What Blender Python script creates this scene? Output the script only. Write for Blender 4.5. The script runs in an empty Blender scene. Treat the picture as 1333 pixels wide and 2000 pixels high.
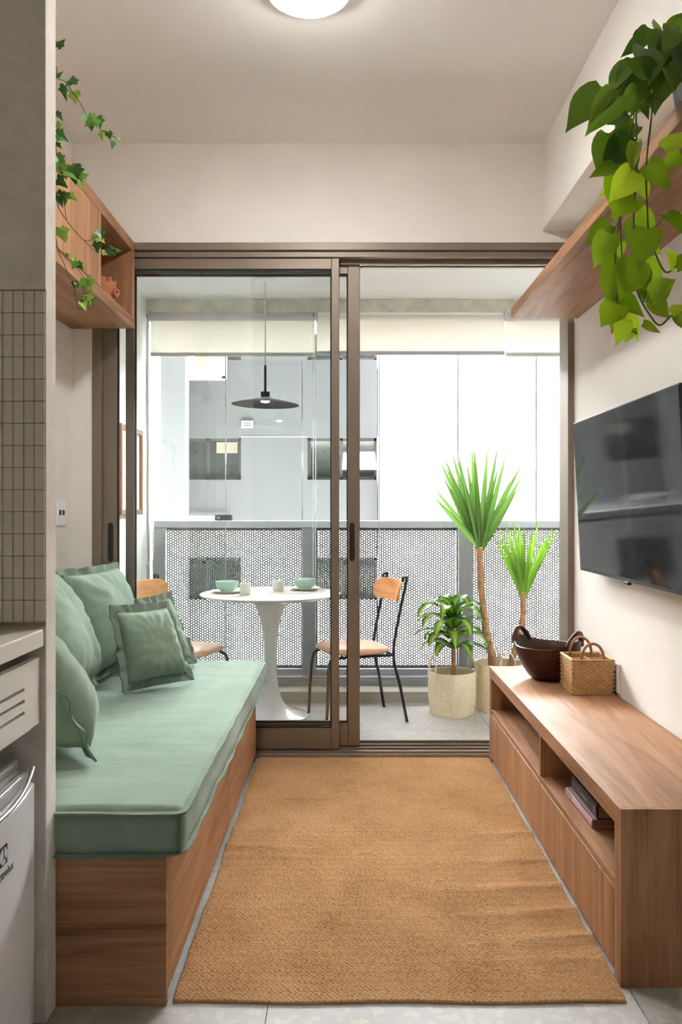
import bpy, bmesh, math, random
import numpy as np
from mathutils import Vector, Matrix, noise

SC = bpy.context.scene
COL = SC.collection
R = math.radians
random.seed(7)

# ------------------------------------------------------------------ camera, sky, exposure
F, VX, VY, H = 1620.0, 677.0, 997.0, 1.2          # focal length and vanishing point in 1333x2000 pixels, eye height
cam_data = bpy.data.cameras.new('camera')
cam_data.sensor_fit = 'HORIZONTAL'
cam_data.sensor_width = 36.0
cam_data.lens = 36.0 * F / 1333.0
cam_data.shift_x = (666.5 - VX) / 1333.0
cam_data.shift_y = -(1000.0 - VY) / 1333.0
cam_data.clip_start = 0.05
cam = bpy.data.objects.new('camera', cam_data)
COL.objects.link(cam)
cam.location = (0, 0, H)
cam.rotation_euler = (R(90), 0, 0)
SC.camera = cam

world = bpy.data.worlds.new('overcast_sky')
SC.world = world
world.use_nodes = True
bg = world.node_tree.nodes['Background']
bg.inputs['Color'].default_value = (0.985, 0.99, 1.0, 1)
bg.inputs['Strength'].default_value = 29.0

sun_data = bpy.data.lights.new('sun', 'SUN')
sun_data.energy = 130.0
sun_data.angle = R(0.6)
sun_data.color = (1.0, 0.98, 0.95)
sun = bpy.data.objects.new('sun', sun_data)
COL.objects.link(sun)
sun.location = (-20, 8, 40)
sun.rotation_euler = (0, R(-25), 0)            # stands over the street, shining along it

SC.view_settings.view_transform = 'Standard'
SC.view_settings.look = 'None'
SC.view_settings.gamma = 1.0
SC.view_settings.use_curve_mapping = False
SC.view_settings.exposure = 0.87
SC.cycles.diffuse_bounces = 6
SC.cycles.glossy_bounces = 3
SC.cycles.max_bounces = 9
SC.cycles.transparent_max_bounces = 24


def W(px, py, d):
    """the point at distance d that stands where the photograph shows pixel (px, py)"""
    return Vector(((px - VX) * d / F, d, H - (py - VY) * d / F))


# ------------------------------------------------------------------ materials
def C(r, g, b):
    f = lambda c: (c / 255 / 12.92) if c / 255 <= 0.04045 else ((c / 255 + 0.055) / 1.055) ** 2.4
    return (f(r), f(g), f(b), 1.0)


def nodes_of(name):
    m = bpy.data.materials.new(name)
    m.use_nodes = True
    nt = m.node_tree
    return m, nt, nt.nodes, nt.links, nt.nodes['Principled BSDF']


def ramp(nt, fac, stops):
    n = nt.nodes.new('ShaderNodeValToRGB')
    el = n.color_ramp.elements
    while len(el) < len(stops):
        el.new(0.5)
    for e, (p, c) in zip(el, stops):
        e.position = p
        e.color = c
    nt.links.new(fac, n.inputs['Fac'])
    return n.outputs['Color']


def coords(nt, scale=(1, 1, 1), rand=0.0, kind='Object'):
    t = nt.nodes.new('ShaderNodeTexCoord')
    mp = nt.nodes.new('ShaderNodeMapping')
    mp.inputs['Scale'].default_value = scale
    nt.links.new(t.outputs[kind], mp.inputs['Vector'])
    if rand:
        oi = nt.nodes.new('ShaderNodeObjectInfo')
        mul = nt.nodes.new('ShaderNodeMath')
        mul.operation = 'MULTIPLY'
        mul.inputs[1].default_value = rand
        nt.links.new(oi.outputs['Random'], mul.inputs[0])
        cb = nt.nodes.new('ShaderNodeCombineXYZ')
        for k in range(3):
            nt.links.new(mul.outputs[0], cb.inputs[k])
        nt.links.new(cb.outputs[0], mp.inputs['Location'])
    return mp.outputs['Vector']


def noise_tex(nt, vec, scale, detail=4, rough=0.55, dist=0.0):
    n = nt.nodes.new('ShaderNodeTexNoise')
    n.inputs['Scale'].default_value = scale
    n.inputs['Detail'].default_value = detail
    n.inputs['Roughness'].default_value = rough
    n.inputs['Distortion'].default_value = dist
    nt.links.new(vec, n.inputs['Vector'])
    return n.outputs['Fac']


def bump(nt, height, strength, distance, bsdf):
    b = nt.nodes.new('ShaderNodeBump')
    b.inputs['Strength'].default_value = strength
    b.inputs['Distance'].default_value = distance
    nt.links.new(height, b.inputs['Height'])
    nt.links.new(b.outputs['Normal'], bsdf.inputs['Normal'])


def plain(name, col, rough=0.6, metal=0.0, var=0.0, vscale=6.0, bstr=0.0, bscale=60.0, bdist=0.002, spec=0.5, coat=0.0):
    m, nt, N, L, b = nodes_of(name)
    b.inputs['Base Color'].default_value = col
    b.inputs['Roughness'].default_value = rough
    b.inputs['Metallic'].default_value = metal
    b.inputs['Specular IOR Level'].default_value = spec
    b.inputs['Coat Weight'].default_value = coat
    if var or bstr:
        v = coords(nt)
    if var:
        f = noise_tex(nt, v, vscale, 5, 0.6, 0.4)
        lo = tuple(c * (1 - var) for c in col[:3]) + (1,)
        hi = tuple(min(1, c * (1 + var)) for c in col[:3]) + (1,)
        L.new(ramp(nt, f, [(0.3, lo), (0.7, hi)]), b.inputs['Base Color'])
    if bstr:
        bump(nt, noise_tex(nt, v, bscale, 4, 0.6), bstr, bdist, b)
    return m


def wood(name, axis, dark, mid, light, rough=0.5, fine=1.0):
    """veneer: growth figure stretched along one axis, fine pores on top"""
    m, nt, N, L, b = nodes_of(name)
    sc = [7.0, 7.0, 7.0]
    sc[axis] = 0.55
    v = coords(nt, sc, 7.3)
    fig = noise_tex(nt, v, 1.5, 6, 0.6, 1.6)
    sc2 = [95.0 * fine] * 3
    sc2[axis] = 2.0
    v2 = coords(nt, sc2, 3.1)
    pore = noise_tex(nt, v2, 2.0, 4, 0.65, 0.2)
    mix = N.new('ShaderNodeMath')
    mix.operation = 'MULTIPLY_ADD'
    mix.inputs[1].default_value = 0.34
    L.new(pore, mix.inputs[0])
    mul = N.new('ShaderNodeMath')
    mul.operation = 'MULTIPLY'
    mul.inputs[1].default_value = 0.66
    L.new(fig, mul.inputs[0])
    L.new(mul.outputs[0], mix.inputs[2])
    L.new(ramp(nt, mix.outputs[0], [(0.30, dark), (0.5, mid), (0.70, light)]), b.inputs['Base Color'])
    b.inputs['Roughness'].default_value = rough
    b.inputs['Specular IOR Level'].default_value = 0.25
    bump(nt, pore, 0.12, 0.001, b)
    return m


def fabric(name, col, scale=900.0, var=0.12):
    m, nt, N, L, b = nodes_of(name)
    v = coords(nt)
    big = noise_tex(nt, v, 7, 4, 0.6)
    lo = tuple(c * (1 - var) for c in col[:3]) + (1,)
    hi = tuple(c * (1 + var) for c in col[:3]) + (1,)
    L.new(ramp(nt, big, [(0.3, lo), (0.7, hi)]), b.inputs['Base Color'])
    b.inputs['Roughness'].default_value = 0.92
    b.inputs['Specular IOR Level'].default_value = 0.15
    b.inputs['Sheen Weight'].default_value = 0.25
    b.inputs['Sheen Roughness'].default_value = 0.4
    weave = noise_tex(nt, v, scale, 2, 0.5)
    fold = noise_tex(nt, coords(nt, (4, 26, 8)), 1.2, 5, 0.6, 0.8)
    add = N.new('ShaderNodeMath')
    add.operation = 'MULTIPLY_ADD'
    add.inputs[1].default_value = 5.0
    L.new(fold, add.inputs[0])
    L.new(weave, add.inputs[2])
    bump(nt, add.outputs[0], 0.35, 0.0022, b)
    return m


def glass(name, tint=(0.97, 0.985, 0.98, 1)):
    m, nt, N, L, b = nodes_of(name)
    N.remove(b)
    out = N['Material Output']
    tr = N.new('ShaderNodeBsdfTransparent')
    tr.inputs['Color'].default_value = tint
    gl = N.new('ShaderNodeBsdfGlossy')
    gl.inputs['Roughness'].default_value = 0.0
    fr = N.new('ShaderNodeFresnel')
    fr.inputs['IOR'].default_value = 1.42
    mx = N.new('ShaderNodeMixShader')
    L.new(fr.outputs[0], mx.inputs[0])
    L.new(tr.outputs[0], mx.inputs[1])
    L.new(gl.outputs[0], mx.inputs[2])
    L.new(mx.outputs[0], out.inputs['Surface'])
    return m


def leafmat(name, stops, rough=0.4, trans=0.35, across=None, vein=True, spread=0.16):
    """leaf: colour differs a little from leaf to leaf; light also passes through the blade"""
    m, nt, N, L, b = nodes_of(name)
    out = N['Material Output']
    oi = N.new('ShaderNodeObjectInfo')
    if across:
        uv = N.new('ShaderNodeTexCoord')
        sep = N.new('ShaderNodeSeparateXYZ')
        L.new(uv.outputs['UV'], sep.inputs[0])
        nz = noise_tex(nt, coords(nt), 30, 2)
        ad = N.new('ShaderNodeMath')
        ad.operation = 'MULTIPLY_ADD'
        ad.inputs[1].default_value = 0.12
        L.new(nz, ad.inputs[0])
        L.new(sep.outputs[0], ad.inputs[2])
        col = ramp(nt, ad.outputs[0], across)
    else:
        col = ramp(nt, oi.outputs['Random'], stops)
    hs = N.new('ShaderNodeHueSaturation')
    vr = N.new('ShaderNodeMath')
    vr.operation = 'MULTIPLY_ADD'
    vr.inputs[1].default_value = spread * 2
    vr.inputs[2].default_value = 1 - spread
    L.new(oi.outputs['Random'], vr.inputs[0])
    L.new(vr.outputs[0], hs.inputs['Value'])
    L.new(col, hs.inputs['Color'])
    L.new(hs.outputs[0], b.inputs['Base Color'])
    b.inputs['Roughness'].default_value = rough
    tl = N.new('ShaderNodeBsdfTranslucent')
    L.new(hs.outputs[0], tl.inputs['Color'])
    mx = N.new('ShaderNodeMixShader')
    mx.inputs[0].default_value = trans
    L.new(b.outputs[0], mx.inputs[1])
    L.new(tl.outputs[0], mx.inputs[2])
    L.new(mx.outputs[0], out.inputs['Surface'])
    return m


M = {}
M['wall'] = plain('warm_plaster', C(240, 236, 230), 0.9, var=0.035, vscale=3, bstr=0.12, bscale=25, bdist=0.003, spec=0.2)
M['ceiling'] = plain('ceiling_paint', C(246, 245, 243), 0.95, spec=0.1)
M['white_paint'] = plain('white_paint', C(246, 246, 245), 0.8, var=0.01, spec=0.2)
M['partition'] = plain('skimmed_plaster', C(236, 230, 224), 0.9, var=0.09, vscale=14, bstr=0.25, bscale=40, bdist=0.003, spec=0.2)
M['grout'] = plain('grout', C(168, 154, 138), 0.95, spec=0.1)
M['wall_tile'] = plain('glazed_wall_tile', C(226, 219, 210), 0.25, var=0.03, vscale=20, spec=0.5)
M['floor_grout'] = plain('floor_grout', C(150, 148, 144), 0.95)
M['dark_alu'] = plain('bronze_aluminium', C(132, 119, 106), 0.45, metal=0.35, var=0.03, spec=0.5)
M['gasket'] = plain('rubber_gasket', C(38, 35, 32), 0.7)
M['black'] = plain('matt_black_metal', C(38, 38, 40), 0.5, spec=0.4)
M['chair_metal'] = plain('painted_black_steel', C(44, 46, 50), 0.45, metal=0.2)
M['grey_rail'] = plain('grey_painted_aluminium', C(158, 160, 163), 0.5, metal=0.2)
M['mesh'] = plain('perforated_sheet_paint', C(86, 85, 87), 0.8, spec=0.15)
M['concrete'] = plain('raw_concrete', C(222, 219, 206), 0.95, var=0.16, vscale=9, bstr=0.3, bscale=40)
M['curb'] = plain('grey_stone', C(176, 174, 168), 0.8, var=0.06, vscale=30)
M['sill'] = plain('brown_stone_sill', C(150, 136, 118), 0.6, var=0.1, vscale=50)
M['glass'] = glass('clear_glass')
M['glass_ext'] = glass('balcony_glass', (0.985, 0.99, 0.99, 1))
M['lacquer'] = plain('white_lacquer', C(236, 231, 226), 0.35, spec=0.4)
M['stone_top'] = plain('white_quartz', C(232, 226, 218), 0.2, var=0.02, vscale=60)
M['fridge'] = plain('white_enamel', C(222, 221, 222), 0.28, spec=0.5)
M['fridge_grey'] = plain('grey_plastic', C(176, 175, 176), 0.3, spec=0.5)
M['chrome'] = plain('silver_plastic', C(205, 205, 208), 0.18, metal=0.7)
M['ink'] = plain('dark_print', C(30, 29, 30), 0.6)
M['ink_grey'] = plain('grey_print', C(150, 150, 150), 0.6)
M['marble'] = plain('white_marble', C(240, 240, 240), 0.2, var=0.05, vscale=8)
M['tulip'] = plain('white_gloss_paint', C(242, 242, 244), 0.15, coat=0.3)
M['mint'] = plain('mint_glaze', C(182, 216, 203), 0.25, var=0.05, vscale=40)
M['cream'] = plain('cream_stoneware', C(240, 236, 226), 0.5, var=0.12, vscale=120)
M['mat'] = plain('placemat_felt', C(206, 198, 186), 0.95)
M['steel'] = plain('cutlery_steel', C(180, 178, 175), 0.25, metal=1.0)
M['leather'] = plain('tan_leather', C(203, 156, 122), 0.45, var=0.05, vscale=10, bstr=0.08, bscale=300, bdist=0.001)
def mat_blind():
    m, nt, N, L, b = nodes_of('blind_fabric')
    b.inputs['Base Color'].default_value = C(246, 244, 239)
    b.inputs['Roughness'].default_value = 0.95
    b.inputs['Specular IOR Level'].default_value = 0.1
    tl = N.new('ShaderNodeBsdfTranslucent')
    tl.inputs['Color'].default_value = C(246, 243, 236)
    mx = N.new('ShaderNodeMixShader')
    mx.inputs[0].default_value = 0.5
    L.new(b.outputs[0], mx.inputs[1])
    L.new(tl.outputs[0], mx.inputs[2])
    L.new(mx.outputs[0], N['Material Output'].inputs['Surface'])
    return m


M['blind'] = mat_blind()
M['blind_bar'] = plain('blind_bar_grey', C(196, 196, 196), 0.5)
M['pendant'] = plain('dark_grey_lacquer', C(40, 41, 42), 0.85, spec=0.08)
M['screen'] = plain('black_screen', C(28, 29, 33), 0.06, spec=0.3)
M['screen'].node_tree.nodes['Principled BSDF'].inputs['IOR'].default_value = 1.27
M['tv_body'] = plain('tv_plastic', C(22, 22, 24), 0.4)
M['book_black'] = plain('black_book_cloth', C(34, 33, 34), 0.5)
M['book_pink'] = plain('pink_book_cover', C(214, 176, 180), 0.55, var=0.1, vscale=12)
M['book_grey'] = plain('grey_book_cover', C(158, 152, 148), 0.55)
M['pages'] = plain('book_pages', C(168, 140, 112), 0.9, var=0.1, vscale=90)
M['terracotta'] = plain('terracotta', C(176, 112, 76), 0.75, var=0.08, vscale=20)
M['soil'] = plain('soil', C(70, 52, 40), 0.95, var=0.3, vscale=60, bstr=0.6, bscale=80)
M['ext_grey'] = plain('grey_render', C(80, 82, 83), 0.95, var=0.03, vscale=1.5, spec=0.1)
M['ext_white'] = plain('white_render', C(136, 137, 138), 0.95, spec=0.1)
M['ext_low_dimmed'] = plain('bounce_dimmed_lower_render', C(120, 121, 122), 0.95, spec=0.1)  # pale lower storeys, darkened in colour to offset bounce from the sunlit ground
M['ext_left'] = plain('offwhite_render', C(94, 96, 97), 0.95, spec=0.1)
M['ext_cream'] = plain('cream_render', C(126, 120, 98), 0.95, spec=0.1)
M['ext_frame'] = plain('dark_window_frame', C(46, 47, 49), 0.6)
M['ext_glass'] = plain('dark_window_glass', C(40, 44, 42), 0.1, var=0.3, vscale=2, spec=0.8)
M['ext_blind'] = plain('window_blind', C(112, 107, 94), 0.9)
M['ext_pale'] = plain('pale_sash_glass', C(112, 115, 122), 0.3)
M['ground'] = plain('street_paving', C(216, 215, 213), 0.95)
M['facade'] = plain('dark_facade_blocker', C(44, 44, 46), 0.95)  # near black so the unseen facade reflects little skylight onto the neighbours
M['diffuser'] = plain('opal_diffuser', C(206, 205, 214), 0.35)
def lamp_glow(name, col, power):
    m, nt, N, L, b = nodes_of(name)
    b.inputs['Base Color'].default_value = C(240, 238, 235)
    b.inputs['Emission Color'].default_value = col
    b.inputs['Emission Strength'].default_value = power
    return m


M['diffuser'] = lamp_glow('lit_opal_diffuser', (1.0, 0.985, 0.955, 1), 86.0)
M['bulb'] = lamp_glow('lit_pendant_glass', (1.0, 0.97, 0.93, 1), 1500.0)
M['walnut_x'] = wood('walnut_veneer_x', 0, C(112, 76, 51), C(160, 117, 84), C(188, 147, 112))
M['walnut_y'] = wood('walnut_veneer_y', 1, C(112, 76, 51), C(160, 117, 84), C(188, 147, 112))
M['walnut_z'] = wood('walnut_veneer_z', 2, C(112, 76, 51), C(160, 117, 84), C(188, 147, 112))
M['chair_wood'] = wood('bent_ply_teak', 1, C(156, 98, 56), C(202, 146, 96), C(222, 172, 124), 0.4)
M['bowl_wood'] = wood('dark_carved_wood', 0, C(40, 24, 18), C(66, 40, 30), C(92, 58, 42), 0.38)
M['frame_wood'] = wood('picture_frame_wood', 2, C(96, 62, 42), C(140, 96, 68), C(170, 124, 92))
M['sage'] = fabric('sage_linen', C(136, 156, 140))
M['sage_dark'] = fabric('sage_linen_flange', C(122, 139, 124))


def mat_floor():
    m, nt, N, L, b = nodes_of('terrazzo_porcelain')
    v = coords(nt, rand=5.0)
    base = noise_tex(nt, v, 4, 4)
    c0 = ramp(nt, base, [(0.3, C(166, 164, 160)), (0.7, C(182, 180, 176))])
    vo = N.new('ShaderNodeTexVoronoi')
    vo.inputs['Scale'].default_value = 55
    L.new(v, vo.inputs['Vector'])
    sep = N.new('ShaderNodeSeparateColor')
    L.new(vo.outputs['Color'], sep.inputs[0])
    chip = ramp(nt, sep.outputs[0], [(0.62, (0, 0, 0, 1)), (0.68, (1, 1, 1, 1))])
    tone = ramp(nt, sep.outputs[1], [(0.0, C(160, 156, 150)), (0.5, C(204, 200, 194)), (1.0, C(214, 208, 198))])
    mx = N.new('ShaderNodeMix')
    mx.data_type = 'RGBA'
    L.new(chip, mx.inputs['Factor'])
    L.new(c0, mx.inputs['A'])
    L.new(tone, mx.inputs['B'])
    mx.clamp_factor = True
    m2 = N.new('ShaderNodeMix')
    m2.data_type = 'RGBA'
    m2.inputs['Factor'].default_value = 0.28
    L.new(c0, m2.inputs['A'])
    L.new(mx.outputs['Result'], m2.inputs['B'])
    L.new(m2.outputs['Result'], b.inputs['Base Color'])
    b.inputs['Roughness'].default_value = 0.6
    b.inputs['Specular IOR Level'].default_value = 0.25
    return m


def mat_jute():
    m, nt, N, L, b = nodes_of('jute_yarn')
    v = coords(nt)
    a = noise_tex(nt, v, 130, 3, 0.7)
    g = noise_tex(nt, v, 3.5, 4, 0.6)
    ad = N.new('ShaderNodeMath')
    ad.operation = 'MULTIPLY_ADD'
    ad.inputs[1].default_value = 0.6
    L.new(a, ad.inputs[0])
    ml = N.new('ShaderNodeMath')
    ml.operation = 'MULTIPLY'
    ml.inputs[1].default_value = 0.4
    L.new(g, ml.inputs[0])
    L.new(ml.outputs[0], ad.inputs[2])
    L.new(ramp(nt, ad.outputs[0], [(0.32, C(150, 112, 74)), (0.5, C(192, 151, 107)), (0.7, C(212, 174, 132))]), b.inputs['Base Color'])
    b.inputs['Roughness'].default_value = 0.95
    b.inputs['Specular IOR Level'].default_value = 0.1
    bump(nt, noise_tex(nt, v, 700, 2), 0.4, 0.001, b)
    return m


def mat_wicker(name, lo, hi, sx=90.0):
    m, nt, N, L, b = nodes_of(name)
    v = coords(nt)
    ck = N.new('ShaderNodeTexChecker')
    ck.inputs['Scale'].default_value = sx
    L.new(v, ck.inputs['Vector'])
    a = noise_tex(nt, v, 60, 3)
    L.new(ramp(nt, a, [(0.3, lo), (0.7, hi)]), b.inputs['Base Color'])
    b.inputs['Roughness'].default_value = 0.8
    bump(nt, ck.outputs['Fac'], 0.5, 0.0015, b)
    return m


M['floor_tile'] = mat_floor()
M['jute'] = mat_jute()
M['palm'] = mat_wicker('palm_straw', C(232, 216, 184), C(248, 237, 212))
M['wicker'] = plain('wicker_cane', C(196, 156, 104), 0.6, var=0.22, vscale=45)
M['wicker_dark'] = plain('wicker_handle', C(156, 108, 66), 0.6, var=0.2, vscale=60)
M['trunk'] = plain('yucca_bark', C(164, 126, 92), 0.9, var=0.35, vscale=60, bstr=1.0, bscale=90, bdist=0.006)
M['stem'] = plain('green_vine_stem', C(104, 112, 48), 0.6)
M['stem_brown'] = plain('ivy_twig', C(98, 82, 48), 0.7)
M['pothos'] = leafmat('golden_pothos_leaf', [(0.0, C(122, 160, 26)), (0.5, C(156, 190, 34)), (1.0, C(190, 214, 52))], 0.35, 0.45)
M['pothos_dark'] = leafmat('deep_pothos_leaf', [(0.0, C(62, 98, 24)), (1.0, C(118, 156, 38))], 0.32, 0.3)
M['ivy'] = leafmat('ivy_leaf', [(0.0, C(38, 84, 34)), (0.6, C(70, 122, 44)), (1.0, C(150, 182, 76))], 0.4, 0.3)
M['yucca'] = leafmat('yucca_leaf', None, 0.42, 0.35, across=[(0.0, C(84, 126, 56)), (0.5, C(112, 156, 64)), (1.0, C(86, 128, 58))], spread=0.28)
M['yucca_bright'] = leafmat('young_yucca_leaf', None, 0.42, 0.4, across=[(0.0, C(100, 146, 44)), (0.5, C(128, 172, 52)), (1.0, C(102, 148, 46))], spread=0.25)
M['dracaena'] = leafmat('variegated_dracaena_leaf', None, 0.32, 0.35, across=[(0.0, C(70, 122, 58)), (0.30, C(84, 138, 58)), (0.40, C(166, 188, 56)), (0.68, C(172, 194, 64)), (0.78, C(84, 138, 58)), (1.0, C(70, 122, 58))])


# ------------------------------------------------------------------ mesh builder
class MB:
    def __init__(s, o=(0, 0, 0)):
        if isinstance(o, bpy.types.Object):
            o = o.location
        s.o = Vector(o)
        s.v, s.f, s.uv = [], [], None

    def add(s, vs, fs):
        b = len(s.v)
        s.v += [tuple(Vector(p) - s.o) for p in vs]
        s.f += [tuple(i + b for i in f) for f in fs]
        return s

    def box(s, x0, x1, y0, y1, z0, z1):
        return s.add([(x0, y0, z0), (x1, y0, z0), (x1, y1, z0), (x0, y1, z0), (x0, y0, z1), (x1, y0, z1), (x1, y1, z1), (x0, y1, z1)],
                     [(0, 3, 2, 1), (4, 5, 6, 7), (0, 1, 5, 4), (1, 2, 6, 5), (2, 3, 7, 6), (3, 0, 4, 7)])

    def tube(s, pts, r, n=8, closed=False, flat=None):
        pts = [Vector(p) for p in pts]
        k = len(pts)
        rr = r if isinstance(r, (list, tuple)) else [r] * k
        vs, fs = [], []
        up = None
        for i, p in enumerate(pts):
            a = pts[(i - 1) % k] if (closed or i > 0) else p
            c = pts[(i + 1) % k] if (closed or i < k - 1) else p
            t = (c - a)
            t = t.normalized() if t.length > 1e-9 else Vector((0, 0, 1))
            if up is None:
                up = Vector((0, 0, 1)) if abs(t.z) < 0.9 else Vector((1, 0, 0))
            side = t.cross(up)
            side = side.normalized() if side.length > 1e-6 else t.orthogonal().normalized()
            up = side.cross(t).normalized()
            for j in range(n):
                an = 2 * math.pi * j / n
                q = flat if flat else 1.0
                vs.append(p + side * math.cos(an) * rr[i] + up * math.sin(an) * rr[i] * q)
        rings = k if closed else k - 1
        for i in range(rings):
            i2 = (i + 1) % k
            for j in range(n):
                j2 = (j + 1) % n
                fs.append((i * n + j, i * n + j2, i2 * n + j2, i2 * n + j))
        if not closed:
            fs.append(tuple(range(n - 1, -1, -1)))
            fs.append(tuple((k - 1) * n + j for j in range(n)))
        return s.add(vs, fs)

    def lathe(s, prof, c=(0, 0, 0), n=32, mod=None, closed=False):
        """spin (r, z) points about a vertical axis through c; mod(angle, r, z) -> (r, z) may bend a ring"""
        vs, fs = [], []
        k = len(prof)
        for r, z in prof:
            for j in range(n):
                a = 2 * math.pi * j / n
                r2, z2 = mod(a, r, z) if mod else (r, z)
                vs.append((c[0] + r2 * math.cos(a), c[1] + r2 * math.sin(a), c[2] + z2))
        for i in range(k if closed else k - 1):
            i2 = (i + 1) % k
            for j in range(n):
                j2 = (j + 1) % n
                fs.append((i * n + j, i * n + j2, i2 * n + j2, i2 * n + j))
        if not closed:
            if prof[0][0] > 1e-5:
                fs.append(tuple(range(n - 1, -1, -1)))
            if prof[-1][0] > 1e-5:
                fs.append(tuple((k - 1) * n + j for j in range(n)))
        return s.add(vs, fs)

    def prism(s, poly, axis, a, b):
        """extrude a 2D outline along an axis (0 x, 1 y, 2 z)"""
        def P(u, v, w):
            return (w, u, v) if axis == 0 else (u, w, v) if axis == 1 else (u, v, w)
        k = len(poly)
        vs = [P(u, v, a) for u, v in poly] + [P(u, v, b) for u, v in poly]
        fs = [tuple(range(k)), tuple(range(2 * k - 1, k - 1, -1))]
        fs += [(i, i + k, (i + 1) % k + k, (i + 1) % k) for i in range(k)]
        return s.add(vs, fs)

    def mesh(s, name, mat, smooth=0):
        me = bpy.data.meshes.new(name)
        me.from_pydata(s.v, [], s.f)
        bm = bmesh.new()
        bm.from_mesh(me)
        bmesh.ops.recalc_face_normals(bm, faces=bm.faces)
        bm.to_mesh(me)
        bm.free()
        me.materials.append(M[mat])
        if smooth:
            me.shade_smooth()
            if smooth < 180:
                me.set_sharp_from_angle(angle=R(smooth))
        return me

    def build(s, name, mat, parent=None, smooth=0, bevel=0.0):
        o = bpy.data.objects.new(name, s.mesh(name, mat, smooth))
        COL.objects.link(o)
        if parent:
            o.parent = parent
        else:
            o.location = s.o
        if bevel:
            md = o.modifiers.new('edge', 'BEVEL')
            md.width = bevel
            md.segments = 2
            md.limit_method = 'ANGLE'
        return o


def tag(o, label, cat, group=None):
    o['label'] = label
    o['category'] = cat
    if group:
        o['group'] = group
    return o


def struct(o, label=None):
    o['kind'] = 'structure'
    if label:
        o['label'] = label
    return o


def thing(name, label, cat, loc=(0, 0, 0), rotz=0.0, group=None):
    o = bpy.data.objects.new(name, None)
    o.empty_display_size = 0.1
    COL.objects.link(o)
    o.location = loc
    o.rotation_euler = (0, 0, rotz)
    return tag(o, label, cat, group)


def copy_tree(o, parent=None):
    c = o.copy()
    COL.objects.link(c)
    c.parent = parent
    for ch in list(o.children):
        copy_tree(ch, c)
    return c


def spline(pts, n=6):
    """Catmull-Rom through the points"""
    P = [Vector(p) for p in pts]
    P = [P[0] * 2 - P[1]] + P + [P[-1] * 2 - P[-2]]
    out = []
    for i in range(1, len(P) - 2):
        a, b, c, d = P[i - 1:i + 3]
        for k in range(n):
            t = k / n
            out.append(0.5 * ((2 * b) + (c - a) * t + (2 * a - 5 * b + 4 * c - d) * t * t + (3 * b - a - 3 * c + d) * t ** 3))
    out.append(P[-2])
    return out


# ------------------------------------------------------------------ room shell
XL, XR, YD, ZC = -1.333, 1.105, 4.03, 2.984       # left wall, right wall, door plane, ceiling
YB = -1.9
# floor with its porcelain tiles
fl = struct(MB((0, 0, 0)).box(XL - 0.1, XR + 0.1, YB - 0.1, YD, -0.12, -0.008).build('floor', 'floor_grout'), 'grey speckled porcelain tile floor')
TX, TY, TP, TG = -0.19, 2.754, 0.9, 0.0012
tcache = {}
i = -2
for i in range(-2, 3):
    for j in range(-6, 3):
        x0, x1 = max(XL, TX + i * TP) + TG, min(XR, TX + (i + 1) * TP) - TG
        y0, y1 = max(YB, TY + j * TP) + TG, min(YD - 0.015, TY + (j + 1) * TP) - TG
        if x1 - x0 < 0.02 or y1 - y0 < 0.02:
            continue
        MB().box(x0, x1, y0, y1, -0.010, 0.0).build('tile', 'floor_tile', fl)
struct(MB().box(XL - 0.1, XR + 0.1, YB - 0.1, YD + 0.18, ZC, ZC + 0.1).build('ceiling', 'ceiling'))
struct(MB().box(XL - 0.1, XL, YB, YD + 0.18, 0, ZC).build('wall_left', 'wall'))
struct(MB().box(XR, XR + 0.1, YB, YD + 0.02, 0, ZC).build('wall_right', 'wall'))
struct(MB().box(XL - 0.1, XR + 0.1, YB - 0.1, YB, 0, ZC).build('wall_rear', 'wall'))
XF = -1.234                                           # left side of the door opening
w = MB().box(XL, XF, YD, YD + 0.18, 0, ZC).box(XF, XR + 0.1, YD, YD + 0.18, 2.499, ZC)
struct(w.build('wall_back', 'wall'))
struct(MB().box(0.952, XR, YB, YD, 2.556, ZC).build('trim_1', 'wall', bevel=0.004), 'plastered beam along the right wall under the ceiling')
# kitchen partition with its end facing the room
PX, PY0, PY1 = -0.703, 1.934, 2.006
pt = struct(MB().box(XL, PX, PY0 + 0.006, PY1, 0, ZC).box(XL, PX + 0.002, PY0 - 0.003, PY0 + 0.006, 1.715, ZC).build('wall_kitchen', 'partition', bevel=0.002), 'narrow plastered partition wall with a tiled kitchen side')
gr = MB().box(PX - 19 * 0.0246 - 0.002, PX, PY0 + 0.002, PY0 + 0.0062, 0.93, 1.715).build('grout_bed', 'grout', pt)
tw, th = 0.0246, 0.0515
tm = MB().box(-tw / 2 + 0.001, tw / 2 - 0.001, -0.003, 0.0025, -th / 2 + 0.001, th / 2 - 0.001).mesh('tile', 'wall_tile')
for c in range(19):
    for r in range(15):
        o = bpy.data.objects.new('tile', tm)
        COL.objects.link(o)
        o.parent = pt
        o.location = (PX - 0.001 - tw * (c + 0.46), PY0 + 0.001, 1.712 - th * (r + 0.5))
        o.rotation_euler = (random.uniform(-0.006, 0.006), 0, random.uniform(-0.01, 0.01))

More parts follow.
